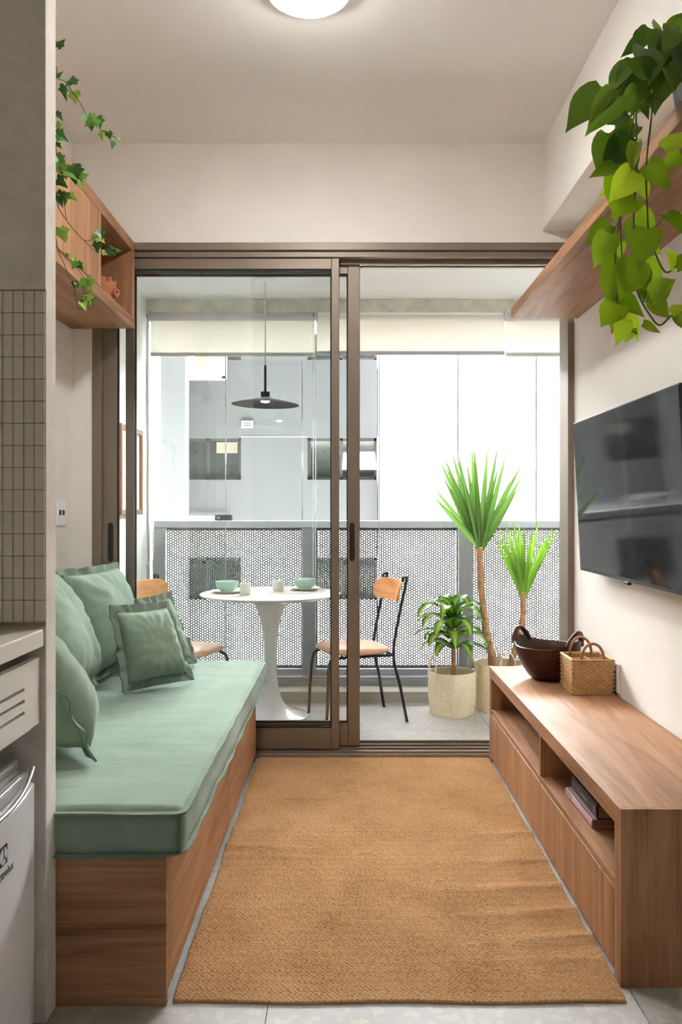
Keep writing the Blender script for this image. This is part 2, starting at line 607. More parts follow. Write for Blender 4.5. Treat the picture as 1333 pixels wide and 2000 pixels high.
# ------------------------------------------------------------------ sliding door
fr = MB()
fr.box(XF, XR, YD - 0.012, YD + 0.15, 2.462, 2.499)                   # header, stepped for its two tracks
fr.box(XF, XR, YD + 0.004, YD + 0.15, 2.432, 2.462)
fr.box(XF, XF + 0.045, YD - 0.008, YD + 0.15, 0.03, 2.462)            # jambs
fr.box(XR - 0.03, XR, YD - 0.008, YD + 0.15, 0.03, 2.462)
fr.box(-0.03, XR - 0.03, YD + 0.05, YD + 0.075, 2.41, 2.432)
fr.box(-0.03, XR - 0.03, YD + 0.10, YD + 0.125, 2.41, 2.432)
trk = MB().box(XF, XR, YD + 0.002, YD + 0.15, 0.02, 0.03)
trk.box(XF, XR, YD + 0.03, YD + 0.036, 0.03, 0.04).box(XF, XR, YD + 0.085, YD + 0.091, 0.03, 0.04).box(XF, XR, YD + 0.14, YD + 0.15, 0.03, 0.044)
frame = struct(fr.build('trim_2', 'dark_alu', bevel=0.002), 'dark bronze aluminium frame of the sliding balcony door')
trk.build('track', 'dark_alu', frame)
struct(MB().box(XL, XR, YD - 0.012, YD + 0.2, -0.1, 0.02).build('trim_3', 'sill', bevel=0.002), 'brown stone threshold under the sliding door')


def capsule(w, h, n=10):
    p = []
    for k in range(n + 1):
        a = math.pi * k / n
        p.append((w / 2 * math.cos(a), h / 2 - w / 2 + w / 2 * math.sin(a)))
    for k in range(n + 1):
        a = math.pi + math.pi * k / n
        p.append((w / 2 * math.cos(a), -h / 2 + w / 2 + w / 2 * math.sin(a)))
    return p


def sliding_panel(n, x0, x1, y, ls, rs, zb, zt, brail, trail, hx, label):
    d = 0.042
    t = bpy.data.objects.new('door_%d' % n, None)
    COL.objects.link(t)
    t.location = ((x0 + x1) / 2, y + d / 2, zb)
    struct(t, label)
    MB(t).box(x0, x0 + ls, y, y + d, zb, zt).build('stile', 'dark_alu', t, bevel=0.003)
    MB(t).box(x1 - rs, x1, y, y + d, zb, zt).build('stile', 'dark_alu', t, bevel=0.003)
    MB(t).box(x0 + ls, x1 - rs, y + 0.004, y + d - 0.004, zb, zb + brail).build('rail', 'dark_alu', t, bevel=0.002)
    MB(t).box(x0 + ls, x1 - rs, y + 0.004, y + d - 0.004, zt - trail, zt).build('rail', 'dark_alu', t, bevel=0.002)
    a, b, c, e = x0 + ls, x1 - rs, zb + brail, zt - trail
    g = MB(t)
    g.box(a, a + 0.006, y + 0.012, y + 0.03, c, e).box(b - 0.006, b, y + 0.012, y + 0.03, c, e)
    g.box(a, b, y + 0.012, y + 0.03, c, c + 0.008).box(a, b, y + 0.012, y + 0.03, e - 0.008, e)
    g.build('gasket', 'gasket', t)
    MB(t).box(a + 0.001, b - 0.001, y + 0.018, y + 0.024, c + 0.001, e - 0.001).build('pane', 'glass', t)
    poly = [(hx + u, 1.045 + v) for u, v in capsule(0.026, 0.19)]
    h = MB(t).prism(poly, 1, y - 0.0015, y + 0.004).build('handle', 'black', t)
    MB(t).box(hx - 0.008, hx + 0.009, y - 0.007, y - 0.001, 1.01, 1.055).build('latch', 'black', h, bevel=0.002)
    return t


sliding_panel(1, -1.190, -0.035, YD + 0.012, 0.07, 0.038, 0.036, 2.43, 0.10, 0.052, -1.15, 'front sliding glass door leaf with bronze frame, beside the sofa')
sliding_panel(2, -1.092, 0.067, YD + 0.068, 0.043, 0.06, 0.036, 2.43, 0.112, 0.06, 0.028, 'rear sliding glass door leaf pushed behind the front one')

# ------------------------------------------------------------------ balcony shell
YG, YR, ZB = 5.37, 5.44, 2.56                       # glazing line, railing line, balcony ceiling
BXL, BXR = -1.29, 1.75
bf = struct(MB().box(BXL - 0.1, BXR + 0.1, YD + 0.2, 5.75, -0.3, -0.008).build('floor_balcony', 'floor_grout'))
for i in range(-2, 3):
    for j in range(-1, 2):
        x0, x1 = max(BXL, 0.79 - 0.9 + i * 0.9) + TG, min(BXR, 0.79 + i * 0.9) - TG
        y0, y1 = max(YD + 0.2, 4.52 + j * 0.9) + TG, min(5.17, 5.42 + j * 0.9) - TG
        if x1 - x0 < 0.02 or y1 - y0 < 0.02:
            continue
        MB().box(x0, x1, y0, y1, -0.010, 0.0).build('tile', 'floor_tile', bf)
struct(MB().box(BXL, BXR, 5.17, 5.75, -0.008, 0.07).build('trim_4', 'curb', bevel=0.003), 'low grey stone kerb under the balcony glazing')
struct(MB().box(BXL - 0.1, BXR + 0.1, YD + 0.18, 5.75, ZB, ZB + 0.3).build('ceiling_balcony', 'white_paint'))
struct(MB().box(BXL - 0.1, BXL, YD + 0.18, 5.75, 0, ZB).build('wall_balcony_left', 'white_paint'))
struct(MB().box(BXR, BXR + 0.1, YD + 0.18, 5.75, 0, ZB).build('wall_balcony_right', 'white_paint'))
struct(MB().box(XR + 0.1, BXR, YD + 0.02, YD + 0.18, 0, ZB).build('wall_balcony_inner', 'white_paint'))
struct(MB().box(BXL, BXR, 5.33, 5.75, 2.468, ZB).build('trim_5', 'concrete', bevel=0.004), 'raw concrete beam above the balcony blinds')

# glazing: frameless glass leaves in a track
gz = bpy.data.objects.new('window_1', None)
COL.objects.link(gz)
gz.location = (0, YG, 0.07)
struct(gz, 'frameless folding glass panes closing the balcony')
MB(gz).box(BXL, BXR, YG - 0.03, YG + 0.03, 0.07, 0.112).box(BXL, BXR, YG - 0.02, YG + 0.02, 0.112, 0.125).build('bottom_track', 'grey_rail', gz, bevel=0.002)
MB(gz).box(BXL, BXR, YG - 0.03, YG + 0.03, 2.44, 2.468).build('top_track', 'grey_rail', gz, bevel=0.002)
gx = [BXL + 0.012] + [(p - VX) * YG / F for p in (441, 591, 741, 895, 1048)] + [BXR - 0.01]
for a, b in zip(gx, gx[1:]):
    MB(gz).box(a + 0.004, b - 0.004, YG - 0.004, YG + 0.004, 0.126, 2.439).build('pane', 'glass_ext', gz)
for x in gx[1:-1]:
    MB(gz).box(x - 0.003, x + 0.003, YG - 0.005, YG + 0.005, 0.126, 2.439).build('seal', 'grey_rail', gz)
MB(gz).box(BXL, BXL + 0.012, YG - 0.02, YG + 0.02, 0.125, 2.44).build('wall_profile', 'grey_rail', gz)
c = W(437, 1011, YG - 0.02)
MB(gz).box(c.x - 0.055, c.x + 0.055, YG - 0.03, YG - 0.006, c.z - 0.02, c.z + 0.02).build('lock', 'ext_frame', gz, bevel=0.004)
MB(gz).box(c.x - 0.042, c.x - 0.02, YG - 0.034, YG - 0.03, c.z - 0.008, c.z + 0.008).build('lock_button', 'chrome', gz)

# railing with perforated sheets
rl = thing('balcony_railing', 'grey metal railing with perforated sheets behind the balcony glass', 'railing', (0, YR, 0.07))
MB(rl).box(BXL + 0.03, BXR, YR - 0.035, YR + 0.035, 1.088, 1.133).build('top_rail', 'grey_rail', rl, bevel=0.003)
MB(rl).box(BXL + 0.03, BXR, YR - 0.02, YR + 0.03, 0.125, 0.165).box(BXL + 0.03, BXR, YR - 0.03, YR + 0.04, 0.07, 0.125).build('bottom_rail', 'grey_rail', rl, bevel=0.002)
posts = [(-1.268, -1.183), (-0.29, -0.20), (0.735, 0.825), (1.66, 1.745)]
for a, b in posts:
    MB(rl).box(a, b, YR - 0.025, YR + 0.025, 0.165, 1.088).build('post', 'grey_rail', rl, bevel=0.003)


def perforated(w, h, pitch, hole, th):
    """sheet in the xz plane centred on the origin: one hexagonal cell per hole, holes cut through, plus a solid rim"""
    cx, rad = pitch * math.sqrt(3) / 2, pitch / math.sqrt(3)
    nc, nr = int((w - 0.03) / cx), int((h - 0.03) / pitch)
    V, Fc = [], []
    for i in range(nc):
        for j in range(nr):
            x = (i - (nc - 1) / 2) * cx
            z = (j - (nr - 1) / 2) * pitch + (pitch / 2 if i % 2 else 0) - pitch / 4
            b = len(V)
            for k in range(12):
                a = math.pi * k / 6
                rr = rad if k % 2 == 0 else rad * math.cos(math.pi / 6)
                V.append((x + rr * math.cos(a), -th / 2, z + rr * math.sin(a)))
            for k in range(12):
                a = math.pi * k / 6
                V.append((x + hole * math.cos(a), -th / 2, z + hole * math.sin(a)))
            for k in range(12):
                a = math.pi * k / 6
                V.append((x + hole * math.cos(a), th / 2, z + hole * math.sin(a)))
            for k in range(12):
                k2 = (k + 1) % 12
                Fc.append((b + k, b + k2, b + 12 + k2, b + 12 + k))
                Fc.append((b + 12 + k, b + 12 + k2, b + 24 + k2, b + 24 + k))
    me = bpy.data.meshes.new('perforated_sheet')
    hx, hz = nc * cx / 2 + rad / 4, nr * pitch / 2 - pitch / 4
    for x0, x1, z0, z1 in ((-w / 2, -hx, -h / 2, h / 2), (hx, w / 2, -h / 2, h / 2), (-hx, hx, hz, h / 2), (-hx, hx, -h / 2, -hz)):
        m = MB().box(x0, x1, -th / 2 - 0.0004, th / 2 + 0.0004, z0, z1)
        b = len(V)
        V += m.v
        Fc += [tuple(i + b for i in f) for f in m.f]
    me.from_pydata(V, [], Fc)
    me.materials.append(M['mesh'])
    return me


pm = perforated(0.94, 0.925, 0.0172, 0.0058, 0.0016)
for x in ((-1.183 - 0.29) / 2, (-0.20 + 0.735) / 2, (0.825 + 1.66) / 2):
    o = bpy.data.objects.new('perforated_sheet', pm)
    COL.objects.link(o)
    o.parent = rl
    o.location = (x, 0.012, (0.165 + 1.088) / 2 - 0.07)

# roller blinds under the beam
def blind(px0, px1, y, front, label, xend=None):
    x0 = (px0 - VX) * y / F
    x1 = xend if xend else (px1 - VX) * y / F
    t = thing('roller_blind', label, 'blind', ((x0 + x1) / 2, y, 2.46), group='roller blinds under the balcony beam')
    tb = MB(t)
    pts = [(x0 + 0.012, y, 2.435), (x1 - 0.012, y, 2.435)]
    tb.tube(pts, 0.026, 14)
    tb.build('roller', 'blind' if front else 'blind_bar', t, smooth=40)
    yy = y - 0.026 if front else y + 0.024
    MB(t).box(x0 + 0.004, x1 - 0.004, yy - 0.0008, yy + 0.0008, 2.205, 2.44).build('fabric', 'blind', t)
    MB(t).box(x0 + 0.004, x1 - 0.004, yy - 0.008, yy + 0.008, 2.186, 2.21).build('bottom_bar', 'blind_bar', t, bevel=0.004)
    for x in (x0, x1):
        MB(t).box(x - 0.003, x + 0.010, y - 0.03, y + 0.03, 2.405, 2.467).build('bracket', 'blind_bar', t, bevel=0.003)
    return t


b1 = blind(292, 616, 5.285, False, 'cream roller blind with bare roller above the left panes')
b2 = blind(618, 986, 5.285, True, 'cream roller blind rolled over the front, in the middle')
b3 = blind(988, 1200, 5.285, False, 'cream roller blind ending at the right-hand shelf', 1.73)
p = W(287, 640, 5.27)
ch = [Vector((p.x, p.y, 2.42)), Vector((p.x + 0.004, p.y, 2.0)), Vector((p.x - 0.004, p.y, 1.4)), Vector((p.x, p.y, 0.92)), Vector((p.x + 0.02, p.y - 0.02, 0.87)), Vector((p.x + 0.045, p.y - 0.01, 0.95)), Vector((p.x + 0.035, p.y, 1.5)), Vector((p.x + 0.02, p.y, 2.42))]
MB(b1).tube(spline(ch, 6), 0.0022, 6).build('chain', 'white_paint', b1, smooth=60)
for px in (612, 617):
    q = (px - VX) * 5.25 / F
    MB(b2).tube([(q, 5.25, 2.42), (q, 5.25, 0.72)], 0.0022, 6).build('chain', 'white_paint', b2, smooth=60)
q = (614.5 - VX) * 5.25 / F
MB(b2).box(q - 0.012, q + 0.012, 5.24, 5.26, 0.66, 0.73).build('chain_weight', 'white_paint', b2, bevel=0.004)

# framed picture on the left balcony wall
pf = thing('framed_picture', 'square white picture in a brown wood frame on the balcony wall', 'picture', (BXL, 4.87, 1.18))
fw_, y0, y1, z0, z1 = 0.03, 4.64, 5.13, 1.175, 1.69
for a in ((y0, y0 + fw_, z0, z1), (y1 - fw_, y1, z0, z1)):
    MB(pf).box(BXL + 0.001, BXL + 0.032, *a).build('frame_bar', 'frame_wood', pf, bevel=0.002)
for a in ((y0 + fw_, y1 - fw_, z0, z0 + fw_), (y0 + fw_, y1 - fw_, z1 - fw_, z1)):
    MB(pf).box(BXL + 0.001, BXL + 0.032, *a).build('frame_bar', 'frame_wood', pf, bevel=0.002)
MB(pf).box(BXL + 0.001, BXL + 0.016, y0 + fw_, y1 - fw_, z0 + fw_, z1 - fw_).build('mount', 'white_paint', pf)

# ------------------------------------------------------------------ outside: own facade shaped as a sky blocker, street, neighbours
struct(MB().box(-30, 30, 5.56, 5.75, ZB + 0.3, 30).box(-30, BXL - 0.1, 5.56, 5.75, -3, ZB + 0.3).box(BXR + 0.1, 30, 5.56, 5.75, -3, ZB + 0.3).box(BXL - 0.1, BXR + 0.1, 5.56, 5.75, -3, -0.3).build('wall_facade_blocker', 'facade'))  # unseen facade, its height and width set to block sky light from the neighbours
struct(MB().box(-30, 30, 5.76, 40, -3.2, -3).build('ground', 'ground'))


def window_at(parent, x0, x1, y, z0, z1, split, kind):
    f = 0.035
    o = MB(parent)
    for a in ((x0, x1, z0, z0 + f), (x0, x1, z1 - f, z1), (x0, x0 + f, z0, z1), (x1 - f, x1, z0, z1), (split - f / 2, split + f / 2, z0, z1)):
        o.box(a[0], a[1], y - 0.02, y + 0.03, a[2], a[3])
    wn = o.build('window', 'ext_frame', parent)
    MB(parent).box(x0 + f, split - f / 2, y + 0.005, y + 0.015, z0 + f, z1 - f).build('pane', 'ext_glass', wn)
    if kind == 'awning':
        MB(parent).box(split + f / 2, x1 - f, y + 0.005, y + 0.015, z0 + f, z1 - f).build('pane', 'ext_glass', wn)
        zt, zb = z1 - 0.17, z0 + 0.12
        MB(parent).add([(split + 0.03, y - 0.05, zt), (x1 - 0.03, y - 0.05, zt), (x1 - 0.01, y - 0.26, zb), (split + 0.01, y - 0.26, zb),
                        (split + 0.03, y - 0.03, zt), (x1 - 0.03, y - 0.03, zt), (x1 - 0.01, y - 0.24, zb), (split + 0.01, y - 0.24, zb)],
                       [(0, 1, 2, 3), (4, 7, 6, 5), (0, 4, 5, 1), (1, 5, 6, 2), (2, 6, 7, 3), (3, 7, 4, 0)]).build('open_sash', 'ext_pale', wn)
    else:
        MB(parent).box(split + f / 2, x1 - f, y + 0.005, y + 0.015, z0 + f, z1 - f).build('pane', 'ext_glass', wn)
        if kind == 'blind':
            MB(parent).box(x1 - 0.32, x1 - 0.05, y - 0.012, y - 0.004, z1 - 0.19, z1 - 0.05).build('blind', 'ext_blind', wn)
    return wn


DG = 10.5
def gX(p): return (p - VX) * DG / F
def gZ(p): return H - (p - VY) * DG / F
nb = thing('neighbour_building', 'grey rendered building with dark windows across the street', 'building', (gX(550), DG, -3))
zrow = [(gZ(703), gZ(650)), (gZ(937), gZ(855)), (gZ(1171), gZ(1089))]
wa, wb, wc, wd = gX(340), gX(471), gX(601), gX(737)
op0, op1, opz = gX(350), gX(441), gZ(740)
wl = MB(nb)
TOP = gZ(650)
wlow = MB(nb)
ZS = 1.06


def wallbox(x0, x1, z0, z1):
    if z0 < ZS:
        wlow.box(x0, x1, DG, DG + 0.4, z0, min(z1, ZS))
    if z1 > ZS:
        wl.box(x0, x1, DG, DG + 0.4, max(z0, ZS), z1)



wallbox(-2.3, op0, -3, TOP)
# left column, with window openings and the cream loggia above
prev = -3
for z0, z1 in (zrow[2], zrow[1]):
    wallbox(op0, wb, prev, z0)
    prev = z1
wallbox(op0, op1, prev, opz)
wallbox(op1, wb, prev, zrow[0][0])
wallbox(wb, wc, -3, TOP)
prev = -3
for z0, z1 in (zrow[2], zrow[1], zrow[0]):
    wallbox(wc, wd, prev, z0)
    prev = z1
wl.build('wall', 'ext_grey', nb)
wlow.build('lower_wall', 'ext_low_dimmed', nb)
MB(nb).box(gX(362), gX(452), DG - 0.08, DG, gZ(1016), gZ(1008)).build('ledge', 'ext_white', nb)
lg = MB(nb).box(op0, op1 + 0.3, DG + 1.1, DG + 1.2, opz - 0.3, gZ(652)).build('loggia_wall', 'ext_cream', nb)
MB(nb).box(op0, op1, DG - 0.04, DG + 1.1, opz - 0.02, opz + 0.03).box(op1 - 0.04, op1 + 0.02, DG - 0.04, DG + 1.1, opz, gZ(652)).build('loggia_trim', 'ext_white', nb)
for r in (1, 2):
    window_at(nb, op0, wb, DG + 0.08, zrow[r][0], zrow[r][1], gX(405), 'blind' if r == 1 else '')
    window_at(nb, wc, wd, DG + 0.08, zrow[r][0], zrow[r][1], gX(667), 'awning' if r == 1 else '')
window_at(nb, op1, wb, DG + 0.08, zrow[0][0], zrow[0][1], gX(456), '')
window_at(nb, wc, wd, DG + 0.08, zrow[0][0], zrow[0][1], gX(667), '')
v = MB(nb).box(gX(472), gX(495), DG - 0.03, DG, gZ(836), gZ(822)).build('vent', 'ext_white', nb, bevel=0.004)
for z in (826, 831):
    MB(nb).box(gX(476), gX(491), DG - 0.034, DG - 0.03, gZ(z + 1.2), gZ(z)).build('vent_slot', 'ext_frame', v)
MB(nb).box(wb, wc, DG - 0.004, DG, gZ(854), gZ(852)).build('joint', 'ext_white', nb)

wbld = thing('white_building', 'plain white rendered building behind the yucca plants', 'building', (3, 10.2, -3))
MB(wbld).box((741 - VX) * 10.2 / F, 18.0, 10.2, 14, 1.05, 3.5).build('wall', 'ext_white', wbld)
MB(wbld).box((741 - VX) * 10.2 / F, 18.0, 10.2, 14, -3, 1.05).build('lower_wall', 'ext_low_dimmed', wbld)
c = W(761, 825, 10.2)
MB(wbld).box(c.x - 0.035, c.x + 0.035, 10.12, 10.2, c.z - 0.08, c.z + 0.08).build('wall_lamp', 'ext_left', wbld, bevel=0.01)
lb = thing('offwhite_building', 'off-white blank side wall left of the grey building', 'building', (-3, 10.05, -3))
MB(lb).box(-16, (362 - VX) * 10.05 / F, 10.05, 10.29, 1.05, 3.4).build('wall', 'ext_left', lb)
MB(lb).box(-16, (362 - VX) * 10.05 / F, 10.05, 10.29, -3, 1.05).build('lower_wall', 'ext_low_dimmed', lb)

# ------------------------------------------------------------------ soft goods helpers
def roundbox(m, x0, x1, y0, y1, z0, z1, r, nx, ny, nz, disp=None):
    """subdivided box with rounded edges; disp(p, n) -> offset along n"""
    def face(fn, a, b):
        vs, fs = [], []
        for i in range(a + 1):
            for j in range(b + 1):
                vs.append(fn(i / a, j / b))
        for i in range(a):
            for j in range(b):
                k = i * (b + 1) + j
                fs.append((k, k + 1, k + b + 2, k + b + 1))
        return vs, fs
    X = lambda t: x0 + (x1 - x0) * t
    Y = lambda t: y0 + (y1 - y0) * t
    Z = lambda t: z0 + (z1 - z0) * t
    faces = [face(lambda s, t: (X(s), Y(t), z1), nx, ny), face(lambda s, t: (X(s), Y(t), z0), nx, ny),
             face(lambda s, t: (X(s), y0, Z(t)), nx, nz), face(lambda s, t: (X(s), y1, Z(t)), nx, nz),
             face(lambda s, t: (x0, Y(s), Z(t)), ny, nz), face(lambda s, t: (x1, Y(s), Z(t)), ny, nz)]
    lo, hi = Vector((x0 + r, y0 + r, z0 + r)), Vector((x1 - r, y1 - r, z1 - r))
    for vs, fs in faces:
        out = []
        for p in vs:
            p = Vector(p)
            q = Vector([min(max(p[k], lo[k]), hi[k]) for k in range(3)])
            d = p - q
            n = d.normalized() if d.length > 1e-9 else Vector((0, 0, 1))
            w = q + n * r
            if disp:
                w = w + n * disp(w, n)
            out.append(w)
        m.add(out, fs)
    return m


def weld(o, dist=0.0004):
    bm = bmesh.new()
    bm.from_mesh(o.data)
    bmesh.ops.remove_doubles(bm, verts=bm.verts, dist=dist)
    bmesh.ops.recalc_face_normals(bm, faces=bm.faces)
    bm.to_mesh(o.data)
    bm.free()
    o.data.shade_smooth()
    return o


def cushion(label, BL, BR, TR, TL, thick, fl=0.035, seed=0, n=26, group='sage linen cushions on the sofa'):
    """scatter cushion from the four corners of its flange; front side faces (BR-BL) x (TL-BL)"""
    BL, BR, TR, TL = map(Vector, (BL, BR, TR, TL))
    base = (BL + BR) / 2
    t = thing('cushion', label, 'cushion', base, group=group)
    nrm = (BR - BL).cross(TL - BL).normalized()
    w = ((BR - BL).length + (TR - TL).length) / 2
    h = ((TL - BL).length + (TR - BR).length) / 2
    ax, ay = 1 - 2 * fl / w, 1 - 2 * fl / h
    S = Vector((seed * 3.1, seed * 1.7, seed * 0.9))

    def P(u, v):
        s, q = (u + 1) / 2, (v + 1) / 2
        return (BL * (1 - s) + BR * s) * (1 - q) + (TL * (1 - s) + TR * s) * q

    def pinch(u, v, k=0.055):
        return u * (1 - k * (1 - v * v)), v * (1 - k * (1 - u * u))

    def edge_wave(u, v):
        return 0.006 * noise.noise(Vector((u * 4, v * 4, 3.3)) + S)

    def body(u, v, side):
        a, b = pinch(u, v)
        prof = max(0.0, (1 - abs(u) ** 2.8) * (1 - abs(v) ** 2.8)) ** 0.5
        e = max(abs(u), abs(v))
        sag = 1.0 + 0.12 * (-v)
        wr = 0.010 * noise.noise(Vector((u * 1.6, v * 1.6, side)) + S) * prof
        crease = 0.0
        if 0.35 < e < 1.0:
            ang = math.atan2(v, u)
            crease = 0.007 * math.sin(ang * 17 + 3 * noise.noise(Vector((u * 2, v * 2, 7)) + S)) * (e - 0.35) * (1 - e) * 4
        return P(a * ax, b * ay) + nrm * (side * (thick / 2 * prof * sag + wr + crease) + edge_wave(u, v))

    m = MB(t)
    for side in (1, -1):
        vs, fs = [], []
        for i in range(n + 1):
            for j in range(n + 1):
                vs.append(body(-1 + 2 * i / n, -1 + 2 * j / n, side))
        for i in range(n):
            for j in range(n):
                k = i * (n + 1) + j
                fs.append((k, k + 1, k + n + 2, k + n + 1))
        m.add(vs, fs)
    weld(m.build('cover', 'sage', t, smooth=180), 0.0006)
    # flange: a doubled, wavy hem all the way round
    k = 30
    ring = [(-1 + 2 * i / k, -1) for i in range(k)] + [(1, -1 + 2 * i / k) for i in range(k)] + [(1 - 2 * i / k, 1) for i in range(k)] + [(-1, 1 - 2 * i / k) for i in range(k)]
    vs, fs = [], []
    T = 0.0022
    for i, (u, v) in enumerate(ring):
        a, b = pinch(u, v)
        inn = P(a * ax, b * ay) + nrm * edge_wave(u, v)
        u2, v2 = pinch(u, v, 0.03)
        wv = 0.012 * math.sin(i * 0.9 + seed) * (0.5 + noise.noise(Vector((u * 3, v * 3, 9)) + S)) + 0.016 * noise.noise(Vector((u * 5, v * 5, 1.3)) + S)
        out = P(u2, v2) + nrm * wv
        mid = (inn + out) / 2 + nrm * wv * 0.35
        for q, tt in ((inn, T), (mid, T), (out, T * 1.5), (out, -T * 1.5), (mid, -T), (inn, -T)):
            vs.append(q + nrm * tt)
    L = len(ring)
    for i in range(L):
        i2 = (i + 1) % L
        for j in range(5):
            fs.append((i * 6 + j, i2 * 6 + j, i2 * 6 + j + 1, i * 6 + j + 1))
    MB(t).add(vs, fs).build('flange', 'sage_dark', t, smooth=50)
    return t


# ------------------------------------------------------------------ daybed sofa
SX = -0.436
sf = thing('wooden_daybed', 'walnut veneer daybed base with drawer front under the green mattress', 'sofa base', (-0.885, 3.0, 0))
MB(sf).box(XL + 0.002, SX - 0.02, 2.028, 3.99, 0.012, 0.345).build('carcass', 'walnut_x', sf)
MB(sf).box(XL + 0.002, SX, 2.008, 2.026, 0.0, 0.358).build('end_panel', 'walnut_x', sf, bevel=0.001)
MB(sf).box(SX - 0.018, SX, 2.029, 2.06, 0.03, 0.358).build('side_stile', 'walnut_z', sf, bevel=0.001)
MB(sf).box(SX - 0.018, SX, 2.063, 3.05, 0.03, 0.352).build('drawer_front', 'walnut_y', sf, bevel=0.001)
MB(sf).box(SX - 0.018, SX, 3.053, 3.955, 0.03, 0.352).build('drawer_front', 'walnut_y', sf, bevel=0.001)
MB(sf).box(SX - 0.018, SX, 3.958, 3.992, 0.0, 0.358).build('side_stile', 'walnut_z', sf, bevel=0.001)
MB(sf).box(SX - 0.03, SX - 0.02, 2.03, 3.955, 0.0, 0.03).build('plinth', 'white_paint', sf)

mt = thing('daybed_mattress', 'long sage green linen mattress with piped edges on the walnut base', 'mattress', (-0.86, 3.0, 0.36))
mx0, mx1, my0, my1, mz0, mz1 = XL + 0.01, -0.398, 2.0, 3.985, 0.361, 0.482


def mdisp(p, n):
    d = 0.004 * noise.noise(p * 2.2) + 0.0025 * noise.noise(Vector((p.x * 3, p.y * 16, p.z * 3)))
    if abs(n.z) < 0.5:
        d += 0.008 * math.sin((p.z - mz0) / (mz1 - mz0) * math.pi) + 0.004 * noise.noise(p * 6)
    return d


weld(roundbox(MB(mt), mx0, mx1, my0, my1, mz0, mz1, 0.022, 36, 110, 8, mdisp).build('cover', 'sage', mt), 0.0005)


def hem(z, wob, name='piping'):
    vs, fs = [], []
    pts = []
    r = 0.02
    cx = [(mx1 - r, my0 + r, -90), (mx1 - r, my1 - r, 0), (mx0 + r, my1 - r, 90), (mx0 + r, my0 + r, 180)]
    seq = []
    for qx, qy, a0 in cx:
        for k in range(6):
            a = R(a0 + 90 * k / 5)
            seq.append((qx + math.cos(a) * r, qy + math.sin(a) * r, math.cos(a), math.sin(a)))
    dense = []
    for i in range(len(seq)):
        a, b = seq[i], seq[(i + 1) % len(seq)]
        L = math.hypot(b[0] - a[0], b[1] - a[1])
        k = max(1, int(L / 0.03))
        for j in range(k):
            t_ = j / k
            dense.append(tuple(a[q] * (1 - t_) + b[q] * t_ for q in range(4)))
    for x, y, nx, ny in dense:
        dz = wob * noise.noise(Vector((x * 7, y * 7, z * 30)))
        out = 0.012 + 0.004 * noise.noise(Vector((x * 9, y * 9, 4)))
        for q, zz in ((-0.006, 0.0028), (out, 0.0024 + dz), (out, -0.0024 + dz), (-0.006, -0.0028)):
            vs.append((x + nx * q, y + ny * q, z + zz))
    L = len(dense)
    for i in range(L):
        i2 = (i + 1) % L
        for j in range(4):
            fs.append((i * 4 + j, i2 * 4 + j, i2 * 4 + (j + 1) % 4, i * 4 + (j + 1) % 4))
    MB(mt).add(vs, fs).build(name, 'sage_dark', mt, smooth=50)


hem(mz1 - 0.012, 0.004)
hem(mz0 + 0.010, 0.012)
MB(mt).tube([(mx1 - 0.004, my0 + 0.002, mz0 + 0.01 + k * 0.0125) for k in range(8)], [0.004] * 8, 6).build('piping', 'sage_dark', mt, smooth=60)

# cushions
ZM = mz1
cushion('large sage cushion leaning on the left wall, nearer of the two', (-1.00, 2.80, ZM + 0.02), (-1.00, 3.33, ZM + 0.02), (-1.19, 3.33, ZM + 0.50), (-1.19, 2.78, ZM + 0.50), 0.25, 0.026, 1)
cushion('large sage cushion in the corner by the sliding door', (-1.02, 3.35, ZM + 0.02), (-0.965, 3.90, ZM + 0.02), (-1.085, 3.93, ZM + 0.475), (-1.19, 3.38, ZM + 0.475), 0.22, 0.026, 2)
cushion('small square sage cushion with a ruffled flange, frontmost on the mattress', (-0.865, 3.20, ZM + 0.012), (-0.635, 3.46, ZM + 0.012), (-0.755, 3.535, ZM + 0.335), (-0.935, 3.26, ZM + 0.345), 0.16, 0.030, 3)
cushion('small sage cushion half hidden behind the ruffled one', (-0.82, 3.54, ZM + 0.012), (-0.69, 3.84, ZM + 0.012), (-0.835, 3.925, ZM + 0.335), (-0.92, 3.61, ZM + 0.335), 0.08, 0.030, 4)
cushion('sage cushion nearest the kitchen partition, its back to the room', (-0.70, 2.33, ZM + 0.014), (-0.945, 2.725, ZM + 0.014), (-1.12, 2.62, ZM + 0.41), (-0.865, 2.225, ZM + 0.41), 0.22, 0.032, 5)

